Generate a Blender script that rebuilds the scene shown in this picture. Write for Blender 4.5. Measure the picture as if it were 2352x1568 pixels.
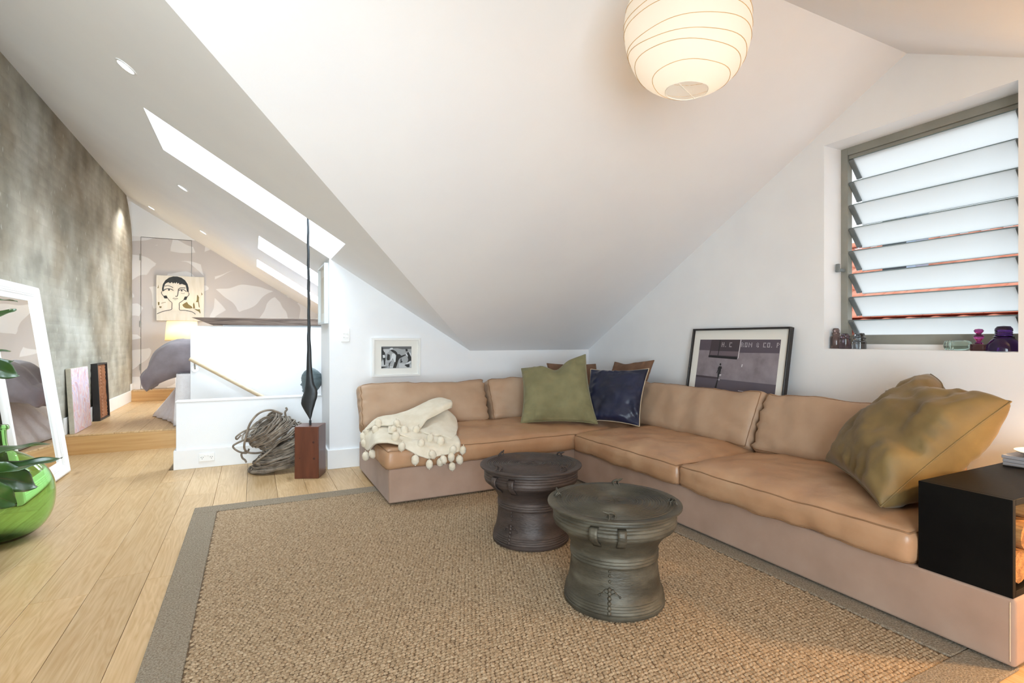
import bpy, bmesh, math, random
import numpy as np
from mathutils import Vector, Matrix, noise, Euler

for _o in list(bpy.data.objects):
    bpy.data.objects.remove(_o, do_unlink=True)
SC = bpy.context.scene
COL = SC.collection
R = math.radians

# ------------------------------------------------------------------ camera
cd = bpy.data.cameras.new('camera')
cam = bpy.data.objects.new('camera', cd)
COL.objects.link(cam)
cam.location = (0, 0, 1.15)
cam.rotation_euler = (R(90), 0, R(-26.3))
cd.sensor_width = 36.0
cd.lens = 36.0 * 1204.0 / 2352.0
cd.shift_y = -4.0 / 2352.0
cd.clip_start = 0.02
SC.camera = cam

# ------------------------------------------------------------------ world, exposure
SKY = 1.05
w = bpy.data.worlds.new('daylight')
SC.world = w
w.use_nodes = True
bg = w.node_tree.nodes['Background']
bg.inputs[0].default_value = (0.90, 0.96, 1.0, 1)
bg.inputs[1].default_value = SKY
SC.view_settings.view_transform = 'Standard'
SC.view_settings.look = 'None'
SC.view_settings.gamma = 1.0
SC.view_settings.use_curve_mapping = False
SC.view_settings.exposure = 0.5
SC.cycles.max_bounces = 8
SC.cycles.diffuse_bounces = 5
SC.cycles.glossy_bounces = 4
SC.cycles.transmission_bounces = 8
SC.cycles.transparent_max_bounces = 12
SC.cycles.caustics_reflective = False
SC.cycles.caustics_refractive = False
SC.cycles.sample_clamp_indirect = 8.0
SC.cycles.use_denoising = True
SC.cycles.use_adaptive_sampling = True
SC.cycles.adaptive_threshold = 0.02


def daylight(name, loc, rot, sx, sy, watts, col=(0.90, 0.96, 1.0)):
    # daylight arriving through one of the room's glazed openings
    l = bpy.data.lights.new(name, 'AREA')
    l.shape = 'RECTANGLE'
    l.size = sx
    l.size_y = sy
    l.energy = watts
    l.color = col
    o = bpy.data.objects.new(name, l)
    COL.objects.link(o)
    o.location = loc
    o.rotation_euler = rot
    return o


SLOPE_L = 0.62
def zl(x):                      # bedroom-side ceiling plane
    return 1.86 - SLOPE_L * (x - 0.63)
def zm(y):                      # lounge gable ceiling, ridge along X at y = 1.70
    return 1.04 + 0.55 * (4.9 - y) if y >= 1.70 else 2.80 - 0.53 * (1.70 - y)

AL = math.atan(SLOPE_L)
COOL = (0.80, 0.92, 1.0)
# the three roof windows that the photograph shows
daylight('roof_window_long', (-0.005, 4.485, zl(-0.005) + 0.44), (0, AL, 0), 1.5, 0.83, 40, COOL)
daylight('roof_window_short', (0.5, 6.39, zl(0.5) + 0.34), (0, AL, 0), 1.1, 0.82, 52, COOL)
daylight('roof_window_far', (0.5, 8.12, zl(0.5) + 0.34), (0, AL, 0), 1.1, 0.75, 80, COOL)
# the glazed opening behind the camera, seen as the white reflection in the demijohn
daylight('window_behind_offscreen', (-0.55, -1.80, 1.15), (R(90), 0, 0), 2.1, 2.2, 230, COOL)


# ------------------------------------------------------------------ helpers
def lin(c):
    c = c / 255.0
    return c / 12.92 if c <= 0.04045 else ((c + 0.055) / 1.055) ** 2.4
def hx(s):
    s = s.lstrip('#')
    return tuple(lin(int(s[i:i + 2], 16)) for i in (0, 2, 4)) + (1.0,)

MATS = {}
def pm(name, c1, c2=None, scale=5.0, rough=0.6, metal=0.0, bump=0.0, bscale=None, coords='World',
       stretch=(1, 1, 1), spec=0.5, sheen=0.0, coat=0.0, detail=4.0, lo=0.35, hi=0.65, distort=0.0, c3=None, rough2=None):
    if name in MATS:
        return MATS[name]
    m = bpy.data.materials.new(name)
    m.use_nodes = True
    nt = m.node_tree
    b = nt.nodes['Principled BSDF']
    b.inputs['Roughness'].default_value = rough
    b.inputs['Metallic'].default_value = metal
    b.inputs['Specular IOR Level'].default_value = spec
    if sheen:
        b.inputs['Sheen Weight'].default_value = sheen
        b.inputs['Sheen Roughness'].default_value = 0.4
    if coat:
        b.inputs['Coat Weight'].default_value = coat
        b.inputs['Coat Roughness'].default_value = 0.15
    b.inputs['Base Color'].default_value = hx(c1)
    if coords == 'World':
        g = nt.nodes.new('ShaderNodeNewGeometry')
        src = g.outputs['Position']
    else:
        g = nt.nodes.new('ShaderNodeTexCoord')
        src = g.outputs[coords]
    mp = nt.nodes.new('ShaderNodeMapping')
    mp.inputs['Scale'].default_value = stretch
    nt.links.new(src, mp.inputs[0])
    if c2:
        n = nt.nodes.new('ShaderNodeTexNoise')
        n.inputs['Scale'].default_value = scale
        n.inputs['Detail'].default_value = detail
        n.inputs['Distortion'].default_value = distort
        nt.links.new(mp.outputs[0], n.inputs['Vector'])
        r = nt.nodes.new('ShaderNodeValToRGB')
        r.color_ramp.elements[0].position = lo
        r.color_ramp.elements[0].color = hx(c1)
        r.color_ramp.elements[1].position = hi
        r.color_ramp.elements[1].color = hx(c2)
        if c3:
            e = r.color_ramp.elements.new((lo + hi) / 2)
            e.color = hx(c3)
        nt.links.new(n.outputs[0], r.inputs[0])
        nt.links.new(r.outputs[0], b.inputs['Base Color'])
        if rough2 is not None:
            mr = nt.nodes.new('ShaderNodeMapRange')
            mr.inputs[1].default_value = lo
            mr.inputs[2].default_value = hi
            mr.inputs[3].default_value = rough
            mr.inputs[4].default_value = rough2
            nt.links.new(n.outputs[0], mr.inputs[0])
            nt.links.new(mr.outputs[0], b.inputs['Roughness'])
    if bump:
        n2 = nt.nodes.new('ShaderNodeTexNoise')
        n2.inputs['Scale'].default_value = bscale or scale
        n2.inputs['Detail'].default_value = 6
        nt.links.new(mp.outputs[0], n2.inputs['Vector'])
        bp = nt.nodes.new('ShaderNodeBump')
        bp.inputs['Strength'].default_value = bump
        bp.inputs['Distance'].default_value = 0.01
        nt.links.new(n2.outputs[0], bp.inputs['Height'])
        nt.links.new(bp.outputs[0], b.inputs['Normal'])
    MATS[name] = m
    return m


def bsdf(m):
    return m.node_tree.nodes['Principled BSDF']


def clear_glass(name, tint, gloss=0.06):
    m = bpy.data.materials.new(name)
    m.use_nodes = True
    nt = m.node_tree
    nt.nodes.clear()
    out = nt.nodes.new('ShaderNodeOutputMaterial')
    mx = nt.nodes.new('ShaderNodeMixShader')
    mx.inputs[0].default_value = gloss
    t = nt.nodes.new('ShaderNodeBsdfTransparent')
    t.inputs[0].default_value = tint
    g = nt.nodes.new('ShaderNodeBsdfGlossy')
    g.inputs['Roughness'].default_value = 0.02
    nt.links.new(t.outputs[0], mx.inputs[1])
    nt.links.new(g.outputs[0], mx.inputs[2])
    nt.links.new(mx.outputs[0], out.inputs[0])
    return m


def shade_mat(name, col, trans=0.7, emit=None, estr=0.0):
    # thin paper, cloth or frosted glass that lets light through
    m = bpy.data.materials.new(name)
    m.use_nodes = True
    nt = m.node_tree
    nt.nodes.clear()
    out = nt.nodes.new('ShaderNodeOutputMaterial')
    mx = nt.nodes.new('ShaderNodeMixShader')
    mx.inputs[0].default_value = trans
    d = nt.nodes.new('ShaderNodeBsdfDiffuse')
    d.inputs[0].default_value = col
    t = nt.nodes.new('ShaderNodeBsdfTranslucent')
    t.inputs[0].default_value = col
    nt.links.new(d.outputs[0], mx.inputs[1])
    nt.links.new(t.outputs[0], mx.inputs[2])
    last = mx.outputs[0]
    if emit:
        e = nt.nodes.new('ShaderNodeEmission')
        e.inputs[0].default_value = emit
        e.inputs[1].default_value = estr
        a = nt.nodes.new('ShaderNodeAddShader')
        nt.links.new(last, a.inputs[0])
        nt.links.new(e.outputs[0], a.inputs[1])
        last = a.outputs[0]
    nt.links.new(last, out.inputs[0])
    return m


def glass_mat(name, col, rough=0.02, ior=1.45, trans=1.0):
    m = bpy.data.materials.new(name)
    m.use_nodes = True
    b = bsdf(m)
    b.inputs['Base Color'].default_value = col
    b.inputs['Roughness'].default_value = rough
    b.inputs['IOR'].default_value = ior
    b.inputs['Transmission Weight'].default_value = trans
    return m


class MB:
    def __init__(s):
        s.v = []
        s.f = []
    def add(s, vs, fs):
        k = len(s.v)
        s.v += [tuple(p) for p in vs]
        s.f += [tuple(i + k for i in f) for f in fs]
        return s
    def box(s, x0, x1, y0, y1, z0, z1, M=None):
        vs = [Vector(p) for p in ((x0, y0, z0), (x1, y0, z0), (x1, y1, z0), (x0, y1, z0), (x0, y0, z1), (x1, y0, z1), (x1, y1, z1), (x0, y1, z1))]
        if M:
            vs = [M @ p for p in vs]
        return s.add(vs, [(0, 3, 2, 1), (4, 5, 6, 7), (0, 1, 5, 4), (1, 2, 6, 5), (2, 3, 7, 6), (3, 0, 4, 7)])
    def prism(s, pts, axis, a0, a1, M=None):
        # polygon in the two other axes (counter-clockwise), swept along axis
        def mk(p, a):
            if axis == 'x': q = (a, p[0], p[1])
            elif axis == 'y': q = (p[0], a, p[1])
            else: q = (p[0], p[1], a)
            return M @ Vector(q) if M else q
        n = len(pts)
        vs = [mk(p, a0) for p in pts] + [mk(p, a1) for p in pts]
        fs = [tuple(range(n))[::-1], tuple(range(n, 2 * n))]
        fs += [(i, (i + 1) % n, n + (i + 1) % n, n + i) for i in range(n)]
        return s.add(vs, fs)
    def vprism(s, pts, z0f, z1f):
        n = len(pts)
        vs = [(x, y, z0f(x, y)) for x, y in pts] + [(x, y, z1f(x, y)) for x, y in pts]
        fs = [tuple(range(n))[::-1], tuple(range(n, 2 * n))]
        fs += [(i, (i + 1) % n, n + (i + 1) % n, n + i) for i in range(n)]
        return s.add(vs, fs)
    def lathe(s, prof, n=32, M=None, close=True):
        vs = []
        for r, z in prof:
            for i in range(n):
                a = 2 * math.pi * i / n
                p = Vector((r * math.cos(a), r * math.sin(a), z))
                vs.append(M @ p if M else p)
        fs = []
        for j in range(len(prof) - 1):
            for i in range(n):
                a, b = j * n + i, j * n + (i + 1) % n
                fs.append((a, b, b + n, a + n))
        if close:
            fs.append(tuple(range(n))[::-1])
            k = (len(prof) - 1) * n
            fs.append(tuple(range(k, k + n)))
        return s.add(vs, fs)
    def tube(s, pts, r, n=8, closed=False):
        pts = [Vector(p) for p in pts]
        m = len(pts)
        rs = r if isinstance(r, (list, tuple)) else [r] * m
        vs = []
        up = None
        for i, p in enumerate(pts):
            if closed:
                t = pts[(i + 1) % m] - pts[i - 1]
            else:
                t = pts[min(i + 1, m - 1)] - pts[max(i - 1, 0)]
            t.normalize()
            if up is None:
                up = Vector((0, 0, 1)) if abs(t.z) < 0.9 else Vector((1, 0, 0))
            x = up - t * up.dot(t)
            if x.length < 1e-6:
                x = t.orthogonal()
            x.normalize()
            up = x
            y = t.cross(x)
            for k in range(n):
                a = 2 * math.pi * k / n
                vs.append(p + (x * math.cos(a) + y * math.sin(a)) * rs[i])
        fs = []
        for j in range(m if closed else m - 1):
            for k in range(n):
                a, b = j * n + k, j * n + (k + 1) % n
                c, d = ((j + 1) % m) * n + (k + 1) % n, ((j + 1) % m) * n + k
                fs.append((a, b, c, d))
        if not closed:
            fs.append(tuple(range(n))[::-1])
            fs.append(tuple(range((m - 1) * n, m * n)))
        return s.add(vs, fs)
    def grid(s, rows, flip=False):
        nr, nc = len(rows), len(rows[0])
        vs = [p for r in rows for p in r]
        fs = []
        for i in range(nr - 1):
            for j in range(nc - 1):
                q = (i * nc + j, i * nc + j + 1, (i + 1) * nc + j + 1, (i + 1) * nc + j)
                fs.append(q[::-1] if flip else q)
        return s.add(vs, fs)
    def ball(s, c, rx, ry=None, rz=None, n=12, m=8, fn=None):
        ry = ry or rx
        rz = rz or rx
        c = Vector(c)
        vs = [c + Vector((0, 0, -rz))]
        for j in range(1, m):
            t = -math.pi / 2 + math.pi * j / m
            for i in range(n):
                a = 2 * math.pi * i / n
                d = Vector((math.cos(t) * math.cos(a), math.cos(t) * math.sin(a), math.sin(t)))
                k = fn(d) if fn else 1.0
                vs.append(c + Vector((d.x * rx, d.y * ry, d.z * rz)) * k)
        vs.append(c + Vector((0, 0, rz)))
        fs = [(0, 1 + (i + 1) % n, 1 + i) for i in range(n)]
        for j in range(m - 2):
            for i in range(n):
                a, b = 1 + j * n + i, 1 + j * n + (i + 1) % n
                fs.append((a, b, b + n, a + n))
        k = 1 + (m - 2) * n
        fs += [(k + i, k + (i + 1) % n, len(vs) - 1) for i in range(n)]
        return s.add(vs, fs)
    def build(s, name, mat, parent=None, smooth=None, bevel=0.0, seg=2, merge=False, solid=0.0, loc=None):
        me = bpy.data.meshes.new(name)
        me.from_pydata(s.v, [], s.f)
        if merge:
            bm = bmesh.new()
            bm.from_mesh(me)
            bmesh.ops.remove_doubles(bm, verts=bm.verts, dist=1e-5)
            bmesh.ops.recalc_face_normals(bm, faces=bm.faces)
            bm.to_mesh(me)
            bm.free()
        if smooth is not None:
            me.polygons.foreach_set('use_smooth', [True] * len(me.polygons))
            me.set_sharp_from_angle(angle=R(smooth))
        o = bpy.data.objects.new(name, me)
        COL.objects.link(o)
        if mat:
            me.materials.append(mat)
        if loc:
            o.location = loc
        if bevel:
            b = o.modifiers.new('bevel', 'BEVEL')
            b.width = bevel
            b.segments = seg
            b.limit_method = 'ANGLE'
            b.angle_limit = R(40)
            me.polygons.foreach_set('use_smooth', [True] * len(me.polygons))
            me.set_sharp_from_angle(angle=R(35))
        if solid:
            md = o.modifiers.new('thickness', 'SOLIDIFY')
            md.thickness = solid
            md.offset = 0
        if parent:
            o.parent = parent
        return o


def thing(name, label, cat, loc=(0, 0, 0), rotz=0.0, group=None):
    o = bpy.data.objects.new(name, None)
    COL.objects.link(o)
    o.location = loc
    o.rotation_euler = (0, 0, rotz)
    o.empty_display_size = 0.05
    return tag(o, label, cat, group)
def tag(o, label, cat, group=None):
    o['label'] = label
    o['category'] = cat
    if group:
        o['group'] = group
    return o
def struct(o, label=None):
    o['kind'] = 'structure'
    if label:
        o['label'] = label
    return o
def stuff(o):
    o['kind'] = 'stuff'
    return o
def sempty(name):
    o = bpy.data.objects.new(name, None)
    COL.objects.link(o)
    o.empty_display_size = 0.05
    return struct(o)
def child(o, p):
    o.parent = p
    return o
def inst(src, name, parent, M):
    o = bpy.data.objects.new(name, src.data)
    COL.objects.link(o)
    o.parent = parent
    o.matrix_local = M
    return o
def T(x, y, z):
    return Matrix.Translation((x, y, z))
def basis(ox, ux, uy, uz):
    m = Matrix((Vector(ux), Vector(uy), Vector(uz))).transposed().to_4x4()
    m.translation = Vector(ox)
    return m
def catmull(pts, n):
    pts = [Vector(p) for p in pts]
    out = []
    m = len(pts)
    for i in range(m - 1):
        p0, p1, p2, p3 = pts[max(i - 1, 0)], pts[i], pts[i + 1], pts[min(i + 2, m - 1)]
        for k in range(n):
            t = k / n
            out.append(0.5 * ((2 * p1) + (p2 - p0) * t + (2 * p0 - 5 * p1 + 4 * p2 - p3) * t * t + (3 * p1 - p0 - 3 * p2 + p3) * t ** 3))
    out.append(pts[-1])
    return out


# ------------------------------------------------------------------ materials
WHITE = pm('white_paint', '#f3f4f6', '#eff0f3', 3, 0.55, bump=0.04, bscale=120)
CEIL = pm('ceiling_paint', '#f5f6f9', '#f2f3f7', 2, 0.7, bump=0.03, bscale=90)
TRIM = pm('white_gloss_paint', '#f1f1f1', '#ededee', 4, 0.35)

def wood_floor():
    m = bpy.data.materials.new('oak_boards')
    m.use_nodes = True
    nt = m.node_tree
    N, L = nt.nodes.new, nt.links.new
    b = bsdf(m)
    b.inputs['Roughness'].default_value = 0.38
    b.inputs['Specular IOR Level'].default_value = 0.35
    tc = N('ShaderNodeTexCoord')
    oi = N('ShaderNodeObjectInfo')
    sc = N('ShaderNodeVectorMath'); sc.operation = 'SCALE'
    cx = N('ShaderNodeCombineXYZ')
    for k in range(3):
        L(oi.outputs['Random'], cx.inputs[k])
    L(cx.outputs[0], sc.inputs[0]); sc.inputs['Scale'].default_value = 37.0
    ad = N('ShaderNodeVectorMath')
    L(tc.outputs['Object'], ad.inputs[0]); L(sc.outputs[0], ad.inputs[1])
    mp = N('ShaderNodeMapping'); mp.inputs['Scale'].default_value = (5.0, 0.55, 1.0)
    L(ad.outputs[0], mp.inputs[0])
    n1 = N('ShaderNodeTexNoise'); n1.inputs['Scale'].default_value = 1.6; n1.inputs['Detail'].default_value = 3; n1.inputs['Distortion'].default_value = 0.6
    L(mp.outputs[0], n1.inputs['Vector'])
    # growth rings: bands of the noise
    mu = N('ShaderNodeMath'); mu.operation = 'MULTIPLY'; mu.inputs[1].default_value = 24.0
    L(n1.outputs[0], mu.inputs[0])
    fr = N('ShaderNodeMath'); fr.operation = 'PINGPONG'; fr.inputs[1].default_value = 1.0
    L(mu.outputs[0], fr.inputs[0])
    mp2 = N('ShaderNodeMapping'); mp2.inputs['Scale'].default_value = (90.0, 3.0, 1.0)
    L(ad.outputs[0], mp2.inputs[0])
    n2 = N('ShaderNodeTexNoise'); n2.inputs['Scale'].default_value = 1.0; n2.inputs['Detail'].default_value = 5
    L(mp2.outputs[0], n2.inputs['Vector'])
    mix = N('ShaderNodeMath'); mix.operation = 'MULTIPLY_ADD'; mix.inputs[1].default_value = 0.30
    L(fr.outputs[0], mix.inputs[0]); L(n2.outputs[0], mix.inputs[2])
    r = N('ShaderNodeValToRGB')
    r.color_ramp.elements[0].position = 0.3; r.color_ramp.elements[0].color = hx('#bd9767')
    r.color_ramp.elements[1].position = 0.95; r.color_ramp.elements[1].color = hx('#d6b68c')
    L(mix.outputs[0], r.inputs[0])
    # knots
    mp3 = N('ShaderNodeMapping'); mp3.inputs['Scale'].default_value = (4.2, 1.1, 1.0)
    L(ad.outputs[0], mp3.inputs[0])
    vo = N('ShaderNodeTexVoronoi'); vo.inputs['Scale'].default_value = 0.9
    L(mp3.outputs[0], vo.inputs['Vector'])
    kr = N('ShaderNodeValToRGB')
    kr.color_ramp.elements[0].position = 0.03; kr.color_ramp.elements[0].color = (1, 1, 1, 1)
    kr.color_ramp.elements[1].position = 0.11; kr.color_ramp.elements[1].color = (0, 0, 0, 1)
    L(vo.outputs['Distance'], kr.inputs[0])
    mk = N('ShaderNodeMix'); mk.data_type = 'RGBA'
    mkf = N('ShaderNodeMath'); mkf.operation = 'MULTIPLY'; mkf.inputs[1].default_value = 0.6
    L(kr.outputs[0], mkf.inputs[0])
    L(mkf.outputs[0], mk.inputs['Factor']); L(r.outputs[0], mk.inputs['A']); mk.inputs['B'].default_value = hx('#8f6c43')
    hs = N('ShaderNodeHueSaturation')
    mr = N('ShaderNodeMapRange'); mr.inputs[3].default_value = 0.87; mr.inputs[4].default_value = 1.08
    L(oi.outputs['Random'], mr.inputs[0]); L(mr.outputs[0], hs.inputs['Value'])
    L(mk.outputs['Result'], hs.inputs['Color'])
    L(hs.outputs[0], b.inputs['Base Color'])
    bp = N('ShaderNodeBump'); bp.inputs['Strength'].default_value = 0.08; bp.inputs['Distance'].default_value = 0.004
    L(n2.outputs[0], bp.inputs['Height']); L(bp.outputs[0], b.inputs['Normal'])
    return m

OAK = wood_floor()
OAKSTEP = pm('oak_riser', '#c0935a', '#cda36b', 3, 0.4, stretch=(0.6, 1, 14), bump=0.05, bscale=20)
SUB = pm('subfloor', '#6f5a40', '#5d4a34', 6, 0.8)

# ---- floor: boards run along Y
rnd = random.Random(5)
floor = struct(MB().box(-1.69, 3.62, -1.75, 5.47, -0.20, -0.016).box(-1.69, -0.62, 5.47, 6.64, -0.2, -0.016).build('floor', SUB))
PW = 0.208
def board(x0, x1, y0, y1, top, parent):
    o = MB().box(-(x1 - x0) / 2 + 0.0008, (x1 - x0) / 2 - 0.0008, -(y1 - y0) / 2 + 0.0008, (y1 - y0) / 2 - 0.0008, -0.015, 0).build('plank', OAK, parent, bevel=0.0012, seg=1)
    o.location = ((x0 + x1) / 2, (y0 + y1) / 2, top)
    return o
xs = -0.667 - PW * 5
while xs < 3.38:
    x0, x1 = max(xs, -1.69), min(xs + PW, 3.40)
    ymax = 6.62 if x1 <= -0.6 else 5.47
    if x1 > x0 + 0.01:
        y = -1.75 - rnd.random() * 1.4
        while y < ymax:
            y2 = y + rnd.choice((1.5, 1.9, 2.1, 2.1))
            if ymax - y2 < 0.4:
                y2 = ymax
            a, c = max(y, -1.75), min(y2, ymax)
            if c - a > 0.05:
                board(x0, x1, a, c, 0.0, floor)
            y = y2
    xs += PW

# ---- raised bedroom floor, two risers
plat = struct(MB().box(-1.69, 1.95, 6.64, 10.12, -0.2, 0.184).box(-1.69, 1.95, 9.82, 10.12, 0.184, 0.354).build('floor_platform', SUB), 'raised oak bedroom floor two steps up')
MB().box(-1.69, -0.605, 6.62, 6.64, -0.015, 0.184).build('riser', OAKSTEP, plat, bevel=0.001, seg=1)
MB().box(-1.69, 1.90, 9.80, 9.82, 0.2, 0.354).build('riser', OAKSTEP, plat, bevel=0.001, seg=1)
for i in range(17):
    x0 = -1.69 + i * 0.208
    for (y0, y1) in (((6.62, 8.3), (8.3, 9.80)) if i % 2 else ((6.62, 7.7), (7.7, 9.80))):
        board(x0, x0 + 0.208, y0, y1, 0.2, plat)
    board(x0, x0 + 0.208, 9.80, 10.10, 0.37, plat)

# ---- stair well going down towards +X between the two low walls
stair = sempty('floor_stair')
stair['label'] = 'oak stair treads going down between the low white walls'
for k in range(7):
    x0 = -0.58 + 0.25 * k
    MB().box(x0, x0 + 0.28, 5.6, 6.6, -0.24 - 0.19 * k, -0.20 - 0.19 * k).build('tread', OAKSTEP, stair, bevel=0.004)
    MB().box(x0 - 0.02, x0, 5.6, 6.6, -0.24 - 0.19 * k, -0.01 - 0.19 * k if k == 0 else -0.2 - 0.19 * (k - 1)).build('stair_riser', OAKSTEP, stair)
struct(MB().box(-0.62, 2.0, 5.47, 5.6, -1.7, -0.2).box(-0.62, 2.0, 6.6, 6.72, -1.7, 0.0).box(1.85, 2.0, 5.6, 6.6, -1.7, 1.0).build('wall_stairwell', WHITE))

# ---- walls
CY0 = 0.05          # walls run a little up past the ceiling plane
wr = MB()
def gab(y0, y1, zb):
    pts = [(y0, zb), (y1, zb), (y1, zm(y1) + CY0)]
    if y0 < 1.7 < y1:
        pts.append((1.7, zm(1.7) + CY0))
    pts.append((y0, zm(y0) + CY0))
    wr.prism(pts, 'x', 3.38, 3.62)
gab(-1.75, 1.21, 0); gab(2.19, 5.53, 0); gab(1.21, 2.19, 2.43)
wr.box(3.38, 3.62, 1.21, 2.19, 0, 1.087)
struct(wr.build('wall_right', WHITE))
wb = MB().prism([(0.61, 0), (3.38, 0), (3.38, 1.10), (1.96, 1.10), (0.61, zl(0.61) + 0.002)], 'y', 4.9, 5.53)
struct(wb.build('wall_back', WHITE))
struct(MB().box(-0.61, 0.615, 5.47, 5.60, 0, 0.594).build('wall_stair_low', WHITE, bevel=0.004), 'low white balustrade wall beside the stair')
struct(MB().box(-0.605, 1.90, 6.60, 6.72, 0.0, 1.30).build('wall_stair_tall', WHITE, bevel=0.003), 'tall white balustrade wall between stair and bed')
struct(MB().box(1.94, 2.05, 5.5, 10.1, 0, 1.15).build('wall_bedroom_side', WHITE))
# front wall behind the camera with a glazed door opening
fw = MB()
def fz(x): return max(zl(x), zm(-1.6)) + CY0
fw.prism([(-1.69, 0), (-1.6, 0), (-1.6, fz(-1.6)), (-1.69, fz(-1.69))], 'y', -1.75, -1.6)
fw.prism([(-1.6, 2.2), (0.5, 2.2), (0.5, 2.21), (-1.6, fz(-1.6))], 'y', -1.75, -1.6)
fw.prism([(0.5, 0), (3.38, 0), (3.38, fz(3.38)), (1.935, fz(1.935)), (0.5, fz(0.5))], 'y', -1.75, -1.6)
struct(fw.build('wall_front', WHITE))
d2 = sempty('door_2')
GL = clear_glass('clear_glass', (0.97, 0.99, 1.0, 1))
GREYMET = pm('grey_powder_coat', '#7c7c76', '#84847e', 8, 0.45, metal=0.0, spec=0.5)
for k in range(3):
    x0 = -1.6 + 0.7 * k
    MB().box(x0, x0 + 0.05, -1.70, -1.65, 0, 2.2).box(x0 + 0.65, x0 + 0.7, -1.70, -1.65, 0, 2.2).box(x0 + 0.05, x0 + 0.65, -1.70, -1.65, 0, 0.06).box(x0 + 0.05, x0 + 0.65, -1.70, -1.65, 2.14, 2.2).build('door_frame', GREYMET, d2)
    MB().box(x0 + 0.05, x0 + 0.65, -1.678, -1.672, 0.06, 2.14).build('pane', GL, d2)

# ---- mural wall at the far end of the bedroom, with a flush door
def mural():
    m = bpy.data.materials.new('mural_paint')
    m.use_nodes = True
    nt = m.node_tree
    N, L = nt.nodes.new, nt.links.new
    b = bsdf(m)
    b.inputs['Roughness'].default_value = 0.6
    g = N('ShaderNodeNewGeometry')
    mp = N('ShaderNodeMapping'); mp.inputs['Scale'].default_value = (1.0, 0.0, 1.15); mp.inputs['Rotation'].default_value = (0, 0.5, 0)
    L(g.outputs['Position'], mp.inputs[0])
    nz = N('ShaderNodeTexNoise'); nz.inputs['Scale'].default_value = 1.6; nz.inputs['Detail'].default_value = 1
    L(mp.outputs[0], nz.inputs['Vector'])
    av = N('ShaderNodeVectorMath'); av.operation = 'MULTIPLY_ADD'; av.inputs[1].default_value = (0.55, 0.0, 0.55)
    L(nz.outputs['Color'], av.inputs[0]); L(mp.outputs[0], av.inputs[2])
    vo = N('ShaderNodeTexVoronoi'); vo.feature = 'DISTANCE_TO_EDGE'; vo.inputs['Scale'].default_value = 1.75
    L(av.outputs[0], vo.inputs['Vector'])
    r = N('ShaderNodeValToRGB')
    r.color_ramp.elements[0].position = 0.125; r.color_ramp.elements[0].color = hx('#cfc9c8')
    r.color_ramp.elements[1].position = 0.135; r.color_ramp.elements[1].color = hx('#e8e6e7')
    L(vo.outputs['Distance'], r.inputs[0])
    sx = N('ShaderNodeSeparateXYZ'); L(g.outputs['Position'], sx.inputs[0])
    gt = N('ShaderNodeMath'); gt.operation = 'GREATER_THAN'; gt.inputs[1].default_value = 2.775
    L(sx.outputs['Z'], gt.inputs[0])
    mk = N('ShaderNodeMix'); mk.data_type = 'RGBA'
    L(gt.outputs[0], mk.inputs['Factor']); L(r.outputs[0], mk.inputs['A']); mk.inputs['B'].default_value = hx('#f3f4f6')
    L(mk.outputs['Result'], b.inputs['Base Color'])
    return m
MURAL = mural()
mw = MB()
DX0, DX1, DZ0, DZ1 = -1.587, -0.895, 0.372, 2.775
mw.prism([(-1.8, 0), (DX0, 0), (DX0, zl(DX0) + .05), (-1.8, zl(-1.8) + .05)], 'y', 10.0, 10.12)
mw.prism([(DX0, DZ1), (DX1, DZ1), (DX1, zl(DX1) + .05), (DX0, zl(DX0) + .05)], 'y', 10.0, 10.12)
mw.prism([(DX1, 0), (1.95, 0), (1.95, zl(1.95) + .05), (DX1, zl(DX1) + .05)], 'y', 10.0, 10.12)
mw.box(DX0, DX1, 10.0, 10.12, 0, DZ0 - 0.004)
struct(mw.build('wall_bedroom', MURAL), 'bedroom wall painted with a pale grey branching mural')
door = sempty('door_1')
door['label'] = 'flush door painted with the same grey mural'
MB().box(DX0 + .006, DX1 - .006, 10.004, 10.04, DZ0 + 0.004, DZ1 - .008).build('door_leaf', MURAL, door, bevel=0.002, seg=1)
MB().box(DX0, DX1, 10.045, 10.06, DZ0, DZ1).build('door_jamb', WHITE, door)
for z in (0.72, 1.40, 2.45):
    MB().lathe([(0.009, -.05), (0.009, .05)], 10, T(DX0 - 0.002, 9.993, z)).build('hinge', pm('hinge_metal', '#a8a6a0', rough=0.4, metal=0.6), door)

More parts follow.
